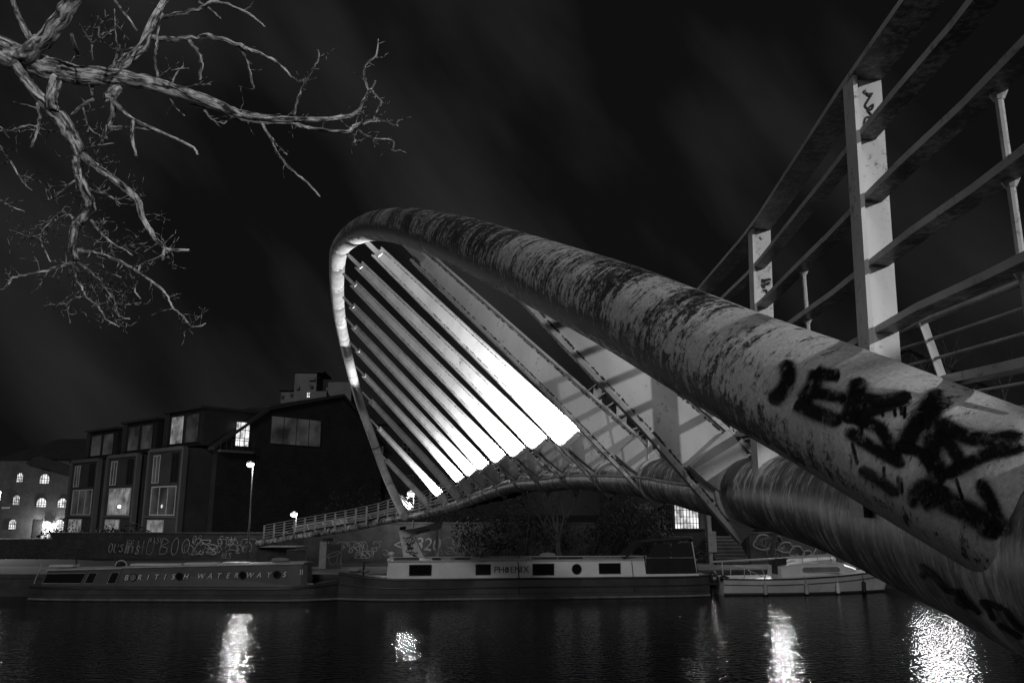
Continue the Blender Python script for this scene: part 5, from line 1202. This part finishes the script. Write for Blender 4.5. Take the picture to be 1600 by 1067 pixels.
mb = MB(jM); mb.prism([(p1.x-1, 1, p2.z-.3), (p2.x, 1, p2.z-.3), (pm_.x, 1, pm_.z), (pm_.x-.9, 1, pm_.z), (pm_.x-1.2, 1, pm_.z-.7), (p1.x-1, 1, pm_.z-.55)], Vector((0, 4, 0))); mb.build('roof', 'roof_slate', ch)

# ================================================================== PLANTS
def bare_tree(base, h, label, seed, spread=.55, r0=.16, levels=4, name='tree', group='trees on the far bank', leaf=0):
    g = random.Random(seed); t_ = thing(name, base, label, 'tree', group); tk = MB(); tw_ = MB(); b0 = Vector(base); lv = MB()
    def grow(p, d, L, r, lev, mb):
        q = [p]; n = 4
        for k in range(n):
            d = (d+Vector((g.uniform(-1, 1), g.uniform(-1, 1), g.uniform(-.4, .8)))*.16).normalized(); p = p+d*L/n; q.append(p)
        mb.tube(q, [r*(1-.45*k/n) for k in range(n+1)], 7 if lev else 10, cap=False)
        if lev < levels:
            for k in range(g.choice((2, 3, 3)) if lev else 5):
                s_ = q[g.randint(2, n)] if k else q[-1]; nd = (d+Vector((g.uniform(-1, 1), g.uniform(-1, 1), g.uniform(-.3, .7)))*(spread+.3)).normalized(); grow(s_, nd, L*g.uniform(.55, .8), r*.5, lev+1, tw_)
        elif leaf:
            for k in range(leaf):
                c = q[g.randint(1, n)]+Vector((g.gauss(0, .25), g.gauss(0, .25), g.gauss(0, .22))); s_ = g.uniform(.06, .12)
                u_ = Vector((g.uniform(-1, 1), g.uniform(-1, 1), g.uniform(-1, 1))).normalized(); w2 = u_.orthogonal().normalized(); lv.poly([c-u_*s_, c+w2*s_*.6, c+u_*s_, c-w2*s_*.6])
    grow(b0, Vector((0, 0, 1)), h*.36, r0, 0, tk)
    tk.build('trunk', 'bare_wood', t_, smooth='all'); tw_.build('crown', 'bare_wood', t_, smooth='all')
    if lv.f: lv.build('foliage', 'shrub_leaf', t_)
    return t_
q = PY(876, 868, 46.8); bare_tree((q.x, 46.8, 1.0), 5.2, 'bare spreading tree on the quay between the ramp pier and the house', 4, .75, .17, 5)
q = PY(1207, 874, 48.2); bare_tree((q.x, 48.2, 1.0), 7.0, 'dark tree trunk standing in front of the looping graffiti', 9, .6, .2, 3)
q = PY(985, 868, 49.2); bare_tree((q.x, 49.2, 1.0), 4.2, 'leafy dark shrub tree in front of the riverside house', 15, .8, .1, 4, leaf=9)
q = PY(1525, 640, 50); bare_tree((q.x, 50, 1.0), 15, 'tall faint tree behind the right hand railing', 23, .5, .3, 5)
def shrub(base, rx, rz, label, seed, n=1500):
    g = random.Random(seed); t_ = thing('shrub', base, label, 'shrub', 'dark shrubs along the far wall'); mb = MB(); st2_ = MB(); b0 = Vector(base)
    lobes = [(Vector((g.uniform(-1, 1)*rx*.7, g.uniform(-.4, .4)*rx, g.uniform(.3, .85)*rz)), g.uniform(.35, .6)*min(rx, rz)) for _ in range(9)]
    for c, r in lobes: st2_.tube([b0, b0+c*.5+Vector((0, 0, .1)), b0+c], [.06, .04, .015], 6)
    for k in range(n):
        c, r = g.choice(lobes); d = Vector((g.gauss(0, 1), g.gauss(0, 1), g.gauss(0, 1))).normalized()*r*g.uniform(.55, 1.15); p_ = b0+c+d; s_ = g.uniform(.05, .12)
        u_ = Vector((g.uniform(-1, 1), g.uniform(-1, 1), g.uniform(-1, 1))).normalized(); w2 = u_.orthogonal().normalized(); mb.poly([p_-u_*s_, p_+w2*s_*.55, p_+u_*s_, p_-w2*s_*.55])
    mb.build('foliage', 'shrub_leaf', t_); st2_.build('stems', 'bare_wood', t_, smooth='all')
for k, (u, y, rx, rz, lb) in enumerate(((745, 49.5, 2.2, 2.6, 'dark rounded shrub left of the bare quay tree'), (820, 50, 2.4, 3.4, 'dark tall shrub just left behind the bare quay tree'), (925, 49.8, 2.3, 3.6, 'dark tall shrub just right behind the bare quay tree'), (1010, 48.8, 1.5, 2.4, 'dark shrub with glinting leaves beside the hooded boat'),
        (560, 62, 3.5, 4.5, 'dark shrub mass behind the ramp railing'), (180, 60, 3.0, 1.8, 'low dark hedge clump below the left bay of the flats'), (120, 60, 3.2, 1.8, 'low dark hedge clump right of the mill lamp'), (680, 58, 3.2, 3.6, 'dark shrub behind the slanting pier'))):
    q = PY(u, 868, y); shrub((q.x, y, 1.0), rx, rz, lb, 50+k, 1700)
#EOF
